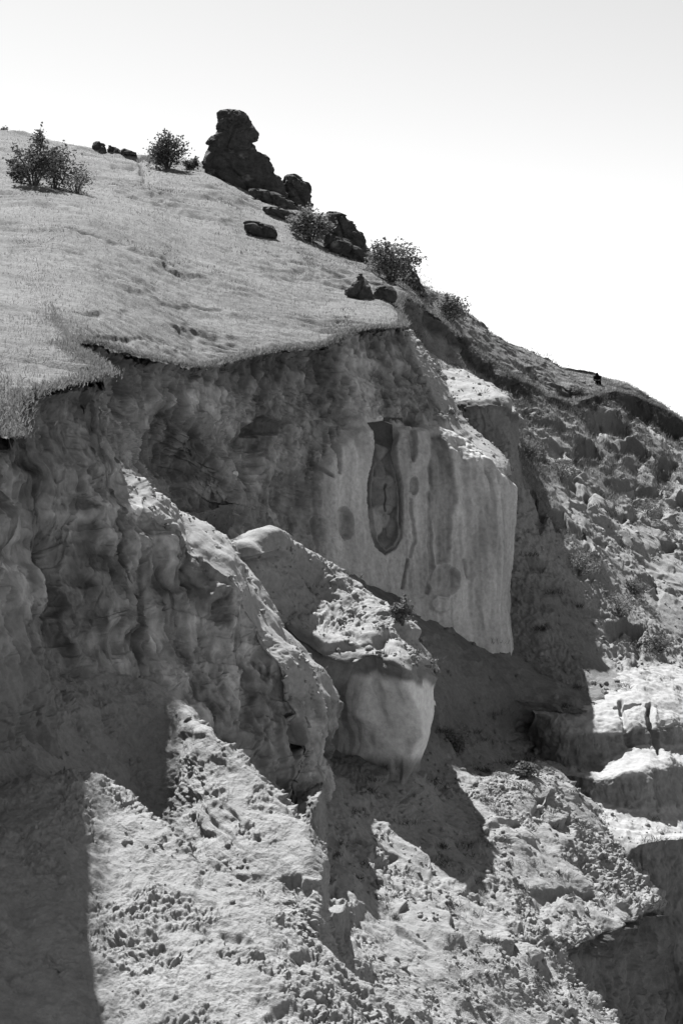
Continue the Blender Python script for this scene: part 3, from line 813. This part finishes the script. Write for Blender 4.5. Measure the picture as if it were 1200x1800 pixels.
for r_ in s1: r_.insert(0, (-800, r_[0][1], r_[0][2]))
P, n = surface(s1, 1.3)
n[n[..., 2] < 0] *= -1
px, py = to_px(P)
ZD = 0.0
H = scree_relief(P, (.5, -.4, -.75), 1.5, 1100, .5, .5)
for line, f, r in [([(370, 1380), (410, 1420), (428, 1470)], 9, 14), ([(490, 1540), (530, 1530), (560, 1545)], 20, 10), ([(345, 1390), (390, 1450), (430, 1490)], 8, 10)]:
    a, b = bank(P, px, py, line, f, r); ZD = ZD + a
tone = 0.352 * (1 + .16 * fbm(P, .8, 3, 1120))
P2 = P + n * H[..., None]; P2[..., 2] += ZD
P2 = warp(P2, 1190, .16, .7)
to_mesh('upper_scree_slope', P2, M_SCREE, tone, kind='structure')
CLOD_SRC.append((P2, n, tone, np.ones_like(tone), .12))

s2 = [
 [(-90,1500,18),(60,1480,18.6),(130,1470,18.8),(185,1480,19),(262,1530,18.8),(345,1590,18.6),(430,1650,18.4),(520,1720,18.2),(610,1780,18.2),(720,1880,18.2)],
 [(-90,1385,16.7),(60,1362,17),(130,1355,17.2),(182,1368,17.4),(262,1432,17),(345,1488,16.5),(430,1552,16.0),(520,1625,15.7),(610,1690,15.6),(720,1790,15.6)],
 [(-90,1430,16.1),(60,1410,16.4),(128,1400,16.6),(180,1412,16.8),(258,1465,16.4),(340,1520,15.9),(424,1580,15.5),(512,1650,15.2),(604,1718,15.1),(712,1815,15.1)],
 [(-90,1530,15),(55,1520,15.3),(122,1515,15.5),(176,1525,15.7),(252,1565,15.3),(332,1612,14.9),(414,1665,14.5),(500,1725,14.2),(590,1790,14.1),(700,1890,14.1)],
 [(-90,1660,13.8),(50,1660,14.1),(118,1658,14.2),(172,1665,14.4),(246,1690,14.1),(324,1725,13.7),(404,1765,13.4),(490,1815,13.1),(580,1880,13),(690,1970,13)],
 [(-90,1850,12.4),(45,1850,12.6),(112,1850,12.7),(168,1850,12.9),(240,1860,12.6),(318,1885,12.3),(396,1915,12),(480,1955,11.8),(570,2010,11.7),(680,2090,11.7)]]
for r_ in s2: r_.insert(0, (-800, r_[0][1], r_[0][2]))
P, n = surface(s2, 1.3)
n[n[..., 2] - .4 * n[..., 1] < 0] *= -1
px, py = to_px(P)
ZD = 0.0
H = scree_relief(P, (.5, -.45, -.75), 1.6, 1150, .4, .42)
H += .03 * fbm(P, .16, 3, 1160, .65)
for line, f, r in [([(500, 1680), (540, 1670), (570, 1690)], 14, 12), ([(390, 1640), (430, 1655)], 12, 12), ([(455, 1790), (500, 1770), (560, 1800)], 14, 10)]:
    a, b = bank(P, px, py, line, f, r); ZD = ZD + a
tone = 0.347 * (1 + .18 * fbm(P, .7, 3, 1180))
shl = sstep(210, 150, px + 30 * noise(P * .6, 1185)) * sstep(1340, 1500, py)

H *= 1 - .35 * shl
P2 = P + n * H[..., None]; P2[..., 2] += ZD
P2 = warp(P2, 1290, .14, .6)
to_mesh('near_scree_slope', P2, M_SCREE, tone, kind='structure')
CLOD_SRC.append((P2, n, tone, 1 - .6 * shl, .12))

# ------------------------------------------------------------------ 9. ledges on the right
rr = [
 [(900,1160,47.5),(985,1180,46.5),(1040,1192,46),(1085,1186,46.5),(1130,1172,48),(1180,1168,50),(1270,1165,53)],
 [(925,1235,44),(985,1226,44.2),(1035,1226,44.2),(1085,1218,44.5),(1130,1207,45.5),(1180,1203,46.8),(1270,1203,49)],
 [(940,1256,43),(985,1250,42.9),(1035,1248,42.9),(1082,1248,42.9),(1130,1242,43.5),(1177,1240,44.5),(1270,1240,46.4)],
 [(925,1300,44),(985,1288,42),(1035,1280,41.8),(1078,1284,41.8),(1128,1274,42.4),(1174,1272,43.2),(1270,1274,45)],
 [(930,1350,44),(990,1352,41.5),(1035,1356,41.3),(1075,1342,41.3),(1125,1318,41.9),(1168,1312,42.7),(1270,1312,44.5)],
 [(930,1372,44),(1000,1365,40.7),(1045,1364,40.1),(1090,1358,39.9),(1135,1351,40.1),(1170,1347,40.9),(1270,1350,43)],
 [(940,1400,43.5),(1030,1406,40.1),(1065,1420,39.7),(1105,1430,39.5),(1145,1426,39.6),(1172,1420,40.3),(1270,1420,42.5)],
 [(950,1440,43),(1045,1440,38.8),(1090,1462,38),(1130,1466,38),(1165,1466,38.4),(1200,1465,39),(1280,1465,41)],
 [(970,1480,42.5),(1060,1490,37.8),(1098,1512,37.2),(1130,1482,37.2),(1165,1476,37.6),(1200,1474,38.2),(1280,1472,40)],
 [(990,1530,42),(1070,1540,37.6),(1105,1560,37.2),(1130,1560,37.2),(1165,1570,37.5),(1200,1570,38),(1280,1570,40)],
 [(1010,1660,41.5),(1100,1700,37.4),(1130,1700,37.2),(1155,1720,37),(1185,1740,37),(1225,1740,37.2),(1300,1740,39)],
 [(1060,1920,38.5),(1120,1920,37),(1150,1920,36.6),(1180,1920,36.2),(1210,1920,36.2),(1240,1920,36.2),(1320,1920,38)]]
for r_ in rr:
    x_, y_, d_ = r_[-1]; r_.append((x_ + 420, y_, d_ + 3))
P, n = surface(rr, 1.4)
n[n[..., 1] - .7 * n[..., 2] > 0] *= -1
px, py = to_px(P)
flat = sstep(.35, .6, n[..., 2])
sh, stn = spalls(P, 1480)
H = (cliff_relief(P, 1300, .5) + .3 * sh) * (1 - flat) + scree_relief(P, (.4, -.4, -.6), .55, 1310, .6) * flat
H += .12 * fbm(P, .5, 3, 1320)
for pts, w, dp in [([(1088, 1232), (1100, 1270), (1110, 1310)], 7, .25), ([(1140, 1240), (1148, 1280), (1156, 1320)], 8, .3), ([(1080, 1242), (1125, 1236)], 4, .2)]:
    g = 1 - sstep(w * .4, w, seg_dist(px, py, pts)); H -= dp * g
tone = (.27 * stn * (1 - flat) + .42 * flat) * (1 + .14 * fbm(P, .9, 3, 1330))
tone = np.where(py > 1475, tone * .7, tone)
P2 = P + n * H[..., None]
P2 = warp(P2, 1390, .14, 1.2)
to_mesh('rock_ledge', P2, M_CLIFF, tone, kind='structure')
CLOD_SRC.append((P2, n, tone, flat * (py > 1390), .7))

# the valley below and the sunlit slope the photographer stands on
gy, gx = np.meshgrid(np.linspace(-110, 200, 120), np.linspace(-90, 110, 90), indexing='ij')
own = np.interp(gy, [-110, -60, -25, -6, 0, 3, 14, 22, 200], [52, 34, 12, .5, -1.75, -3.6, -17, -22, -24])
GP = np.stack([gx, gy, own + 1.6 * fbm(np.stack([gx, gy, 0 * gx], -1), 11, 3, 5) * sstep(2, 12, np.abs(gy))], -1)
to_mesh('valley_ground', GP, M_SCREE, np.full(GP.shape[:2], .52), kind='structure')

# ------------------------------------------------------------------ loose clods on the scree (uncountable: one object)
ico = []
ph = (1 + 5 ** .5) / 2
IV = np.array([(-1, ph, 0), (1, ph, 0), (-1, -ph, 0), (1, -ph, 0), (0, -1, ph), (0, 1, ph), (0, -1, -ph), (0, 1, -ph), (ph, 0, -1), (ph, 0, 1), (-ph, 0, -1), (-ph, 0, 1)], float)
IV /= np.linalg.norm(IV[0])
IF = np.array([(0,11,5),(0,5,1),(0,1,7),(0,7,10),(0,10,11),(1,5,9),(5,11,4),(11,10,2),(10,7,6),(7,1,8),(3,9,4),(3,4,2),(3,2,6),(3,6,8),(3,8,9),(4,9,5),(2,4,11),(6,2,10),(8,6,7),(9,8,1)])
cv, cf_, ct = [], [], []
off = 0
for Pp, nn, tn, w, dens in CLOD_SRC:
    f = Pp.reshape(-1, 3); fn = nn.reshape(-1, 3); ft = tn.reshape(-1)
    qx, qy = to_px(f)
    clump = sstep(-.25, .35, fbm(f, 1.3, 2, 1500))
    ww = np.asarray(w, float).reshape(-1) * (qx > -30) * (qx < 1230) * (qy < 1830) * (.15 + clump)
    if ww.sum() < 1: continue
    N = int(ww.sum() * .016 * dens)
    pick = RNG.choice(len(f), N, p=ww / ww.sum())
    r = (.012 + .05 * RNG.random(N) ** 5.0) * np.clip(f[pick, 1] / 24, .75, 1.8)
    jit = 1 + .28 * RNG.normal(size=(N, 12, 1))
    ax = RNG.normal(size=(N, 3)); ax /= np.linalg.norm(ax, axis=1, keepdims=True)
    st = 1 + .5 * RNG.random((N, 1, 1)) * (np.einsum('ij,nj->ni', IV, ax)[..., None] ** 2)
    V = f[pick][:, None] + IV[None] * jit * st * r[:, None, None] + fn[pick][:, None] * (r * .1)[:, None, None]
    cv.append(V.reshape(-1, 3))
    cf_.append((IF[None] + (np.arange(N) * 12)[:, None, None]).reshape(-1, 3) + off)
    ct.append(np.repeat(ft[pick] * (.8 + .35 * RNG.random(N)), 12))
    off += N * 12
clods = raw_mesh('loose_clods', np.concatenate(cv), np.concatenate(cf_), M_SCREE, np.concatenate(ct), kind='stuff', smooth=False)

# ------------------------------------------------------------------ grass (uncountable: one object)
gv, gt = [], []
def blades(base, length, width, tone, lean=.45, up=None):
    N = len(base)
    a = RNG.random(N) * 2 * math.pi
    dirv = np.stack([np.cos(a), np.sin(a), np.zeros(N)], -1)
    bend = RNG.normal(size=(N, 3)) * lean; bend[:, 2] = 0; bend[:, 0] += .12
    upv = np.array([0, 0, 1.0]) + bend
    upv /= np.linalg.norm(upv, axis=1, keepdims=True)
    w = (width[:, None] * dirv)
    tip = base + upv * length[:, None]
    mid = base + upv * (length * .55)[:, None] - bend * (length * .12)[:, None]
    V = np.stack([base - w, base + w, mid + w * .7, tip, mid - w * .7], 1)
    gv.append(V.reshape(-1, 3)); gt.append(np.repeat(tone, 5))
for gi, (Pp, nn, tn, w, qx, qy) in enumerate(GRASS_SRC):
    f = Pp.reshape(-1, 3); ft = tn.reshape(-1); x = qx.reshape(-1); y = qy.reshape(-1)
    # area of each grid cell in screen terms is even, so even picking gives an even cover in the picture
    ww = np.asarray(w, float).reshape(-1) * (x > -25) * (x < 1225) * (y < 1100)
    N = int(ww.sum() * (.24 if gi == 0 else .8))
    pick = RNG.choice(len(f), N, p=ww / ww.sum())
    dd = f[pick, 1]
    base = f[pick] + RNG.normal(size=(N, 3)) * (.03 + .0012 * dd)[:, None] * np.array([1, 1, .0]) - np.array([0, 0, .02])
    length = (.05 + .0007 * dd) * (1 if gi == 0 else 1.8) * (.5 + RNG.random(N))
    blades(base, length, .002 + .00011 * dd, (.2 + .09 * RNG.random(N)) * np.clip(ft[pick] / .22, .5, 1.15))
# dark tussocks on the grass slope
Pp, nn, tn, w, qx, qy = GRASS_SRC[0]
f = Pp.reshape(-1, 3); x = qx.reshape(-1); y = qy.reshape(-1)
pt_ = sstep(.0, .35, fbm(f * np.array([.5, 1, 1]), 4.0, 2, 113))
ww = pt_ * (x > -20) * (x < 1150) * (y < 640) * (f[:, 1] > 24)
for p in RNG.choice(len(f), 420, p=ww / ww.sum()):
    k = int(14 + 30 * RNG.random()); r = (.05 + .14 * RNG.random()) * f[p, 1] / 45
    b = f[p] + RNG.normal(size=(k, 3)) * np.array([2.2 * r, r, .01])
    blades(b, (.05 + .09 * RNG.random(k)) * f[p, 1] / 45, np.full(k, .00016 * f[p, 1]), .07 + .1 * RNG.random(k), .7)
# dark tussocks on the hillside and on the scree
for Pp, nn, tn, w, dens in CLOD_SRC:
    f = Pp.reshape(-1, 3); x, y = to_px(f)
    ww = np.asarray(w, float).reshape(-1) * (x > 560) * (x < 1220) * (y < 1790) * (f[:, 1] > 23)
    if ww.sum() < 3000: continue
    pick = RNG.choice(len(f), int(ww.sum() / 2600), p=ww / ww.sum())
    for p in pick:
        k = int(30 + 50 * RNG.random()); r = (.06 + .16 * RNG.random()) * f[p, 1] / 40
        b = f[p] + RNG.normal(size=(k, 3)) * np.array([r, r, .01])
        blades(b, (.1 + .16 * RNG.random(k)) * f[p, 1] / 40, np.full(k, .00016 * f[p, 1]), .06 + .1 * RNG.random(k), .7)
# longer, overhanging grass along the brink
bw = pchip(Wb, [120] * (len(Wb) - 1))
bx_, by_ = to_px(bw)
keep = (bx_ > -30) & (bx_ < 1230)
bw = bw[keep]
for rep in range(14):
    b = bw + RNG.normal(size=bw.shape) * np.array([.12, .2, .0])
    b[:, 2] += .04 * RNG.random(len(b)) + .02
    L_ = (.06 + .12 * RNG.random(len(b)) ** 2) * np.clip(b[:, 1] / 34, .75, 1.5)
    blades(b, L_, .003 + .00018 * b[:, 1], .2 + .12 * RNG.random(len(b)), .8)
# thick tufts on the near terrace
sel = RNG.choice(np.arange(len(GRASS_SRC[0][0].reshape(-1, 3))), 1)
f = GRASS_SRC[0][0].reshape(-1, 3); x = GRASS_SRC[0][4].reshape(-1)
near = np.where((f[:, 1] < 31) & (x > -40) & (x < 260))[0]
pick = RNG.choice(near, 9000)
base = f[pick] + RNG.normal(size=(len(pick), 3)) * np.array([.04, .08, 0])
blades(base, .04 + .12 * RNG.random(len(pick)) ** 3, np.full(len(pick), .0042), .27 + .14 * RNG.random(len(pick)), .5)
GV = np.concatenate(gv); GT = np.concatenate(gt)
GF = np.arange(len(GV)).reshape(-1, 5)
grass = raw_mesh('grass', GV, GF, M_GRASS, GT, kind='stuff', smooth=False)

# ------------------------------------------------------------------ rocks
_SN = np.concatenate([g[0].reshape(-1, 3) for g in GRASS_SRC]); _SX, _SY = to_px(_SN)
_SN2 = np.concatenate([c[0].reshape(-1, 3) for c in CLOD_SRC]); _SX2, _SY2 = to_px(_SN2)
def ground(px, py, allg=False):
    """the point of the ground where something at this place in the photograph stands"""
    X, Y, N = (_SX2, _SY2, _SN2) if allg else (_SX, _SY, _SN)
    q = np.hypot(X - px, Y - py)
    near = np.where(q < max(4.0, q.min() + 1.0))[0]
    return N[near[np.argmin(N[near, 1])]]
def rock(rings, d, thick=.75, s=0, amp=.12, tone0=.085, step_a=120, sub=4):
    """rings: (py, left px, right px) from the top down; a closed lump of real thickness"""
    R = np.array(rings, float)
    k = np.linspace(0, len(R) - 1, (len(R) - 1) * sub * 3 + 1)
    yy = np.interp(k, np.arange(len(R)), R[:, 0]); xl = np.interp(k, np.arange(len(R)), R[:, 1]); xr = np.interp(k, np.arange(len(R)), R[:, 2])
    a = np.linspace(0, 2 * math.pi, step_a, endpoint=False)
    cx = (xl + xr) / 2; hw = (xr - xl) / 2 / FPX * d
    X = (cx[:, None] - 600) / FPX * d + hw[:, None] * np.cos(a)
    Y = d + hw[:, None] * thick * np.sin(a)
    Z = np.repeat((900 - yy)[:, None] / FPX * d, step_a, 1)
    P = np.stack([X, Y, Z], -1)
    c = np.stack([np.repeat(((cx - 600) / FPX * d)[:, None], step_a, 1), np.full_like(X, d), Z - .0], -1)
    n = P - c; n /= np.linalg.norm(n, axis=-1, keepdims=True) + 1e-6
    B = (billow(P, 1.1, 3, s) - .3)
    h = amp * (1.6 * B + 1.2 * fbm(P, 1.6, 3, s + 4) + .5 * fbm(P, .3, 3, s + 8))
    h -= amp * .9 * sstep(.04, .09, fbm(P, 1.0, 4, s + 31, .6)) + amp * .5 * sstep(.1, .14, fbm(P, .42, 3, s + 36))
    h -= amp * 1.2 * sstep(.86, .97, 1 - billow(P * np.array([1, 1, .7]), 1.3, 1, s + 12))
    P = P + n * h[..., None]
    P[..., 2] += amp * .3 * noise(P * 1.2, s + 15)
    tone = tone0 * (1 + .5 * fbm(P, .9, 3, s + 20)) * (1 + 1.6 * sstep(.3, .6, fbm(P, .7, 2, s + 24)))
    nv, nu = P.shape[:2]
    V = P.reshape(-1, 3)
    topc = P[0].mean(0) + np.array([0, 0, .03]); botc = P[-1].mean(0)
    V = np.concatenate([V, topc[None], botc[None]]); tone = np.concatenate([tone.reshape(-1), [tone0, tone0]])
    idx = np.arange(nv * nu).reshape(nv, nu)
    nx = np.roll(idx, -1, 1)
    q1 = np.stack([idx[:-1], idx[1:], nx[1:]], -1).reshape(-1, 3)
    q2 = np.stack([idx[:-1], nx[1:], nx[:-1]], -1).reshape(-1, 3)
    t1 = np.stack([np.full(nu, nv * nu), idx[0], nx[0]], -1)
    t2 = np.stack([np.full(nu, nv * nu + 1), nx[-1], idx[-1]], -1)
    return V, np.concatenate([q1, q2, t1, t2]), tone

def add_rock(name, rings, d, label, group=None, snap=True, **kw):
    if snap:
        y_, a_, b_ = rings[-2]
        d = ground((a_ + b_) / 2, y_)[1] + .1
    V, F, tn = rock(rings, d, **kw)
    base = np.array([V[:, 0].mean(), V[:, 1].mean(), V[:, 2].min()])
    o = raw_mesh(name, V - base, F, M_ROCK, tn)
    o.location = base
    return tag(o, label, 'rock', group)

def add_bush(name, px, py, d, w, h, label, group='shrubs on the hill', n=1500, tone=.07, seed=0, sprays=9, leaf=.05, aspect=.8, lit=1.0, up=.55):
    leaf *= .78; n = int(n * 1.45)
    rg = np.random.default_rng(seed)
    base = ground(px, py, py > 700) if py > 240 else U(px, py, d)
    h *= .82; w *= .92
    root = empty(name, base, label, 'shrub', group)
    V, F, Tn = [], [], []
    pts = []
    vb = 0
    for k in range(sprays):
        a = rg.random() * 2 * math.pi; r = rg.random() ** .6
        top = np.array([math.cos(a) * r * w / 2, math.sin(a) * r * w / 2 * aspect, h * (1 - .55 * r * r) * (.75 + .35 * rg.random())])
        p0 = np.array([top[0] * .12, top[1] * .12, -.1])
        ctrl = np.array([top[0] * .35, top[1] * .35, top[2] * .6])
        ts = np.linspace(0, 1.25, 6)
        curve = ((1 - ts) ** 2)[:, None] * p0 + (2 * ts * (1 - ts))[:, None] * ctrl + (ts ** 2)[:, None] * top
        rad = .035 * (1 - .8 * ts) * max(.5, h / 2)
        for i in range(6):
            for q in range(4):
                an = q * math.pi / 2
                V.append(curve[i] + rad[i] * np.array([math.cos(an), math.sin(an), 0]))
        for i in range(5):
            for q in range(4):
                F.append((vb + i * 4 + q, vb + i * 4 + (q + 1) % 4, vb + i * 4 + 4 + (q + 1) % 4, vb + i * 4 + 4 + q))
        vb += 24
        m = n // sprays
        t = .3 + .75 * rg.random(m) ** .8
        far_ = rg.random(m) < .07
        t = np.where(far_, 1.0 + .3 * rg.random(m), t)
        c = ((1 - t) ** 2)[:, None] * p0 + (2 * t * (1 - t))[:, None] * ctrl + (t ** 2)[:, None] * top
        sp = (np.where(far_, .03, .16) * w * (1.15 - .6 * np.minimum(t, 1)))[:, None] * (.7 + .6 * rg.random())
        pts.append(c + rg.normal(size=(m, 3)) * sp * np.array([1, 1, .8]))
    Pt = np.concatenate(pts); Pt = Pt[Pt[:, 2] > -.05]
    st = raw_mesh('stems', np.array(V), np.array(F), M_WOOD, np.full(len(V), .05), parent=root)
    m = len(Pt)
    u = rg.normal(size=(m, 3)); u[:, 2] *= .6; u /= np.linalg.norm(u, axis=1, keepdims=True)
    v = np.cross(u, rg.normal(size=(m, 3))); v /= np.linalg.norm(v, axis=1, keepdims=True)
    s = (leaf * (.6 + .8 * rg.random(m)))[:, None]
    LV = np.stack([Pt - u * s, Pt + v * s * .55, Pt + u * s, Pt - v * s * .55], 1).reshape(-1, 3)
    lt = np.repeat(tone * (.7 + .7 * rg.random(m)), 4)
    raw_mesh('foliage', LV, np.arange(len(LV)).reshape(-1, 4), M_LEAF, lt, parent=root, smooth=False)
    return root

add_rock('rock_outcrop', [(193,396,416),(195,386,424),(199,381,434),(207,380,441),(215,382,446),(222,378,449),(230,376,453),(238,372,457),(246,367,456),(254,362,453),(262,361,452),
                          (268,358,455),(273,357,466),(279,356,474),(287,355,478),(294,355,481),(301,355,487),(309,357,492),(320,366,497),(334,385,503),(348,410,505)], 77, 'tall dark rock tower standing on the hill crest', s=2000, amp=.13, thick=.6)
add_rock('boulder', [(306,505,525),(312,496,536),(322,491,545),(334,490,550),(346,492,553),(358,496,552),(370,505,550)], 76, 'rounded dark boulder touching the right foot of the rock tower', s=2040, amp=.16)
add_rock('boulder', [(373,575,596),(380,566,612),(392,562,624),(404,564,634),(416,570,643),(430,580,649),(446,590,652)], 75.5, 'dark wedge-shaped boulder on the skyline right of the round shrub', s=2060, amp=.14)
G2 = 'small rocks lying on the grass slope'
add_rock('rock', [(387,432,446),(391,429,460),(398,428,478),(406,430,486),(414,440,487),(420,455,486)], 58, 'long low dark rock lying alone on the open grass', G2, s=2080, amp=.1)
add_rock('rock', [(481,634,638),(485,628,645),(495,619,654),(508,608,658),(520,606,660),(528,612,660)], 56, 'pointed dark rock sitting just above the cliff edge', G2, s=2103, amp=.1)
add_rock('rock', [(500,668,678),(505,660,690),(514,654,696),(524,652,697),(532,658,695)], 55, 'squat dark rock right of the pointed rock above the cliff', G2, s=2120, amp=.09)
GL = 'dark bare ledges below the skyline rocks'
add_rock('bare_ledge', [(333,438,462),(338,436,484),(345,440,502),(353,450,514),(361,468,521),(368,490,522)], 60, 'dark bare ledge directly below the rounded boulder', GL, s=2200, amp=.13, thick=.5)
add_rock('bare_ledge', [(364,462,488),(369,458,508),(376,466,520),(384,484,526),(391,500,528)], 60, 'thin dark ledge left of the dense round shrub', GL, s=2220, amp=.1, thick=.5)
add_rock('bare_ledge', [(412,572,592),(420,566,612),(430,566,630),(441,574,644),(452,590,652),(461,612,655)], 60, 'dark rough ledge between the round shrub and the windswept shrub', GL, s=2240, amp=.13, thick=.5)
add_rock('rock', [(249,166,178),(252,163,186),(258,162,188),(264,164,190),(270,168,190)], 78.5, 'largest block of the small row of rocks on the crest', 'row of rocks on the crest', s=2140, amp=.1)
add_rock('rock', [(256,190,198),(259,188,208),(264,187,212),(270,190,212)], 78.5, 'low middle rock of the small row on the crest', 'row of rocks on the crest', s=2150, amp=.09)
add_rock('rock', [(262,216,222),(265,213,230),(269,212,242),(274,214,244)], 78.5, 'smallest flat rock at the right end of the crest row', 'row of rocks on the crest', s=2160, amp=.06)
add_rock('rock', [(474,722,728),(480,716,734),(490,704,738),(500,704,744),(512,712,752),(522,720,756)], 72.5, 'dark rock half hidden behind the windswept shrub on the skyline', s=2170, amp=.1)

add_bush('shrub', 62, 322, 66, 1.9, 2.7, 'tall narrow dark shrub at the left of the slope', n=1500, seed=1, sprays=8, leaf=.08, tone=.06)
add_bush('shrub', 100, 328, 65, 2.8, 1.7, 'low spreading dark shrub beside the tall narrow one', n=1300, seed=2, sprays=9, leaf=.075, tone=.06)
add_bush('shrub', 136, 336, 64, 1.7, 1.2, 'bare twiggy little shrub at the end of the left clump', n=620, seed=3, sprays=13, leaf=.05, tone=.06)
add_bush('shrub', 40, 318, 66, 1.0, 1.2, 'small dark shrub at the left foot of the tall narrow one', n=600, seed=13, sprays=6, leaf=.075, tone=.06)
add_bush('shrub', 297, 292, 76, 2.1, 2.0, 'upright bushy shrub on the crest left of the rock tower', n=2200, seed=4, sprays=15, leaf=.085, tone=.06)
add_bush('shrub', 342, 296, 75, 1.0, .8, 'small low shrub between the crest shrub and the rock tower', n=500, seed=5, sprays=6, leaf=.08, tone=.07)
add_bush('shrub', 548, 422, 70, 2.0, 1.75, 'dense round shrub below the rounded boulder', n=2600, seed=6, sprays=14, leaf=.085, tone=.13)
add_bush('shrub', 690, 494, 69, 2.3, 2.0, 'windswept shrub with long sprays on the skyline', n=2300, seed=7, sprays=15, leaf=.085, tone=.1)
add_bush('shrub', 730, 450, 70, .9, .9, 'thin outlying spray of the windswept skyline shrub', n=140, seed=8, sprays=5, leaf=.07, tone=.1)
add_bush('shrub', 792, 560, 74, 1.8, 1.2, 'small pale shrub alone on the descending ridge', n=1500, seed=9, sprays=10, leaf=.085, tone=.12)
add_bush('shrub', 8, 238, 78, .8, .5, 'tiny shrub on the crest at the far left', n=200, seed=10, sprays=5, leaf=.07, tone=.08)
for i, (x, y, dd, w, h, lb) in enumerate([
    (935, 808, 55.5, 1.7, .95, 'dark low bush on the right hillside beside the pale spur'),
    (985, 842, 57, 1.9, 1.1, 'grassy grey bush above a bare bank on the right hillside'),
    (1020, 1006, 51.5, 1.7, .9, 'small bush on the sunny scree below the pale slabs'),
    (1090, 1080, 51.8, 2.0, .8, 'low bush spread above the squat bare block'),
    (1010, 690, 77, 1.3, .5, 'dark patch of brush on the upper right slope'),
    (1160, 1142, 50.2, 1.3, .7, 'small bush right of the squat bare block'),
    (1115, 1040, 53, 1.3, .6, 'grey bush on the sunny scree above the low spread bush'),
    (1140, 905, 66, 2.2, .8, 'dark brush along a grassy shelf high on the right hillside'),
    (925, 1360, 36, .7, .4, 'small dry tuft on the edge of the scree crest below the ledges'),
    (708, 1090, 42.5, .55, .65, 'lone leafy sprig behind the sunlit block'),
    (805, 1318, 38.2, 1.1, .75, 'dark scrubby bush in the shaded gully')]):
    add_bush('shrub', x, y, dd, w, h, lb, 'low bushes on the eroded slopes', n=700, seed=40 + i, sprays=9, leaf=.055, tone=.1)

# ------------------------------------------------------------------ the small seated figure on the far ridge
def person(loc):
    root = empty('person', loc, 'tiny dark figure of a person sitting on the far ridge', 'person')
    me = bpy.data.meshes.new('body')
    v = [(0, 0, .12), (0, .02, .42), (0, .03, .62), (0, .02, .7), (0, .0, .84), (-.17, 0, .58), (-.19, -.12, .36), (-.1, -.3, .36), (.17, 0, .58), (.19, -.12, .36), (.1, -.3, .36),
         (-.11, -.36, .34), (-.12, -.42, -.04), (-.12, -.54, -.07), (.11, -.36, .34), (.12, -.42, -.04), (.12, -.54, -.07)]
    e = [(0, 1), (1, 2), (2, 3), (3, 4), (2, 5), (5, 6), (6, 7), (2, 8), (8, 9), (9, 10), (0, 11), (11, 12), (12, 13), (0, 14), (14, 15), (15, 16)]
    r = [.17, .16, .15, .07, .115, .075, .055, .045, .075, .055, .045, .085, .06, .045, .085, .06, .045]
    me.from_pydata(v, e, [])
    a = me.attributes.new('tone', 'FLOAT', 'POINT'); a.data.foreach_set('value', np.full(len(v), .045, np.float32))
    o = bpy.data.objects.new('body', me); col.objects.link(o); o.parent = root
    sk = o.modifiers.new('skin', 'SKIN'); o.modifiers.new('sub', 'SUBSURF').levels = 1
    o.modifiers['sub'].render_levels = 2
    if not me.skin_vertices: 
        bpy.context.view_layer.objects.active = o
    for i, x in enumerate(r):
        me.skin_vertices[0].data[i].radius = (x, x)
    me.skin_vertices[0].data[0].use_root = True
    me.materials.append(M_CLOTH)
    return root
gp = ground(1051, 672)
pr = person(gp + np.array([0, .2, -.12]))
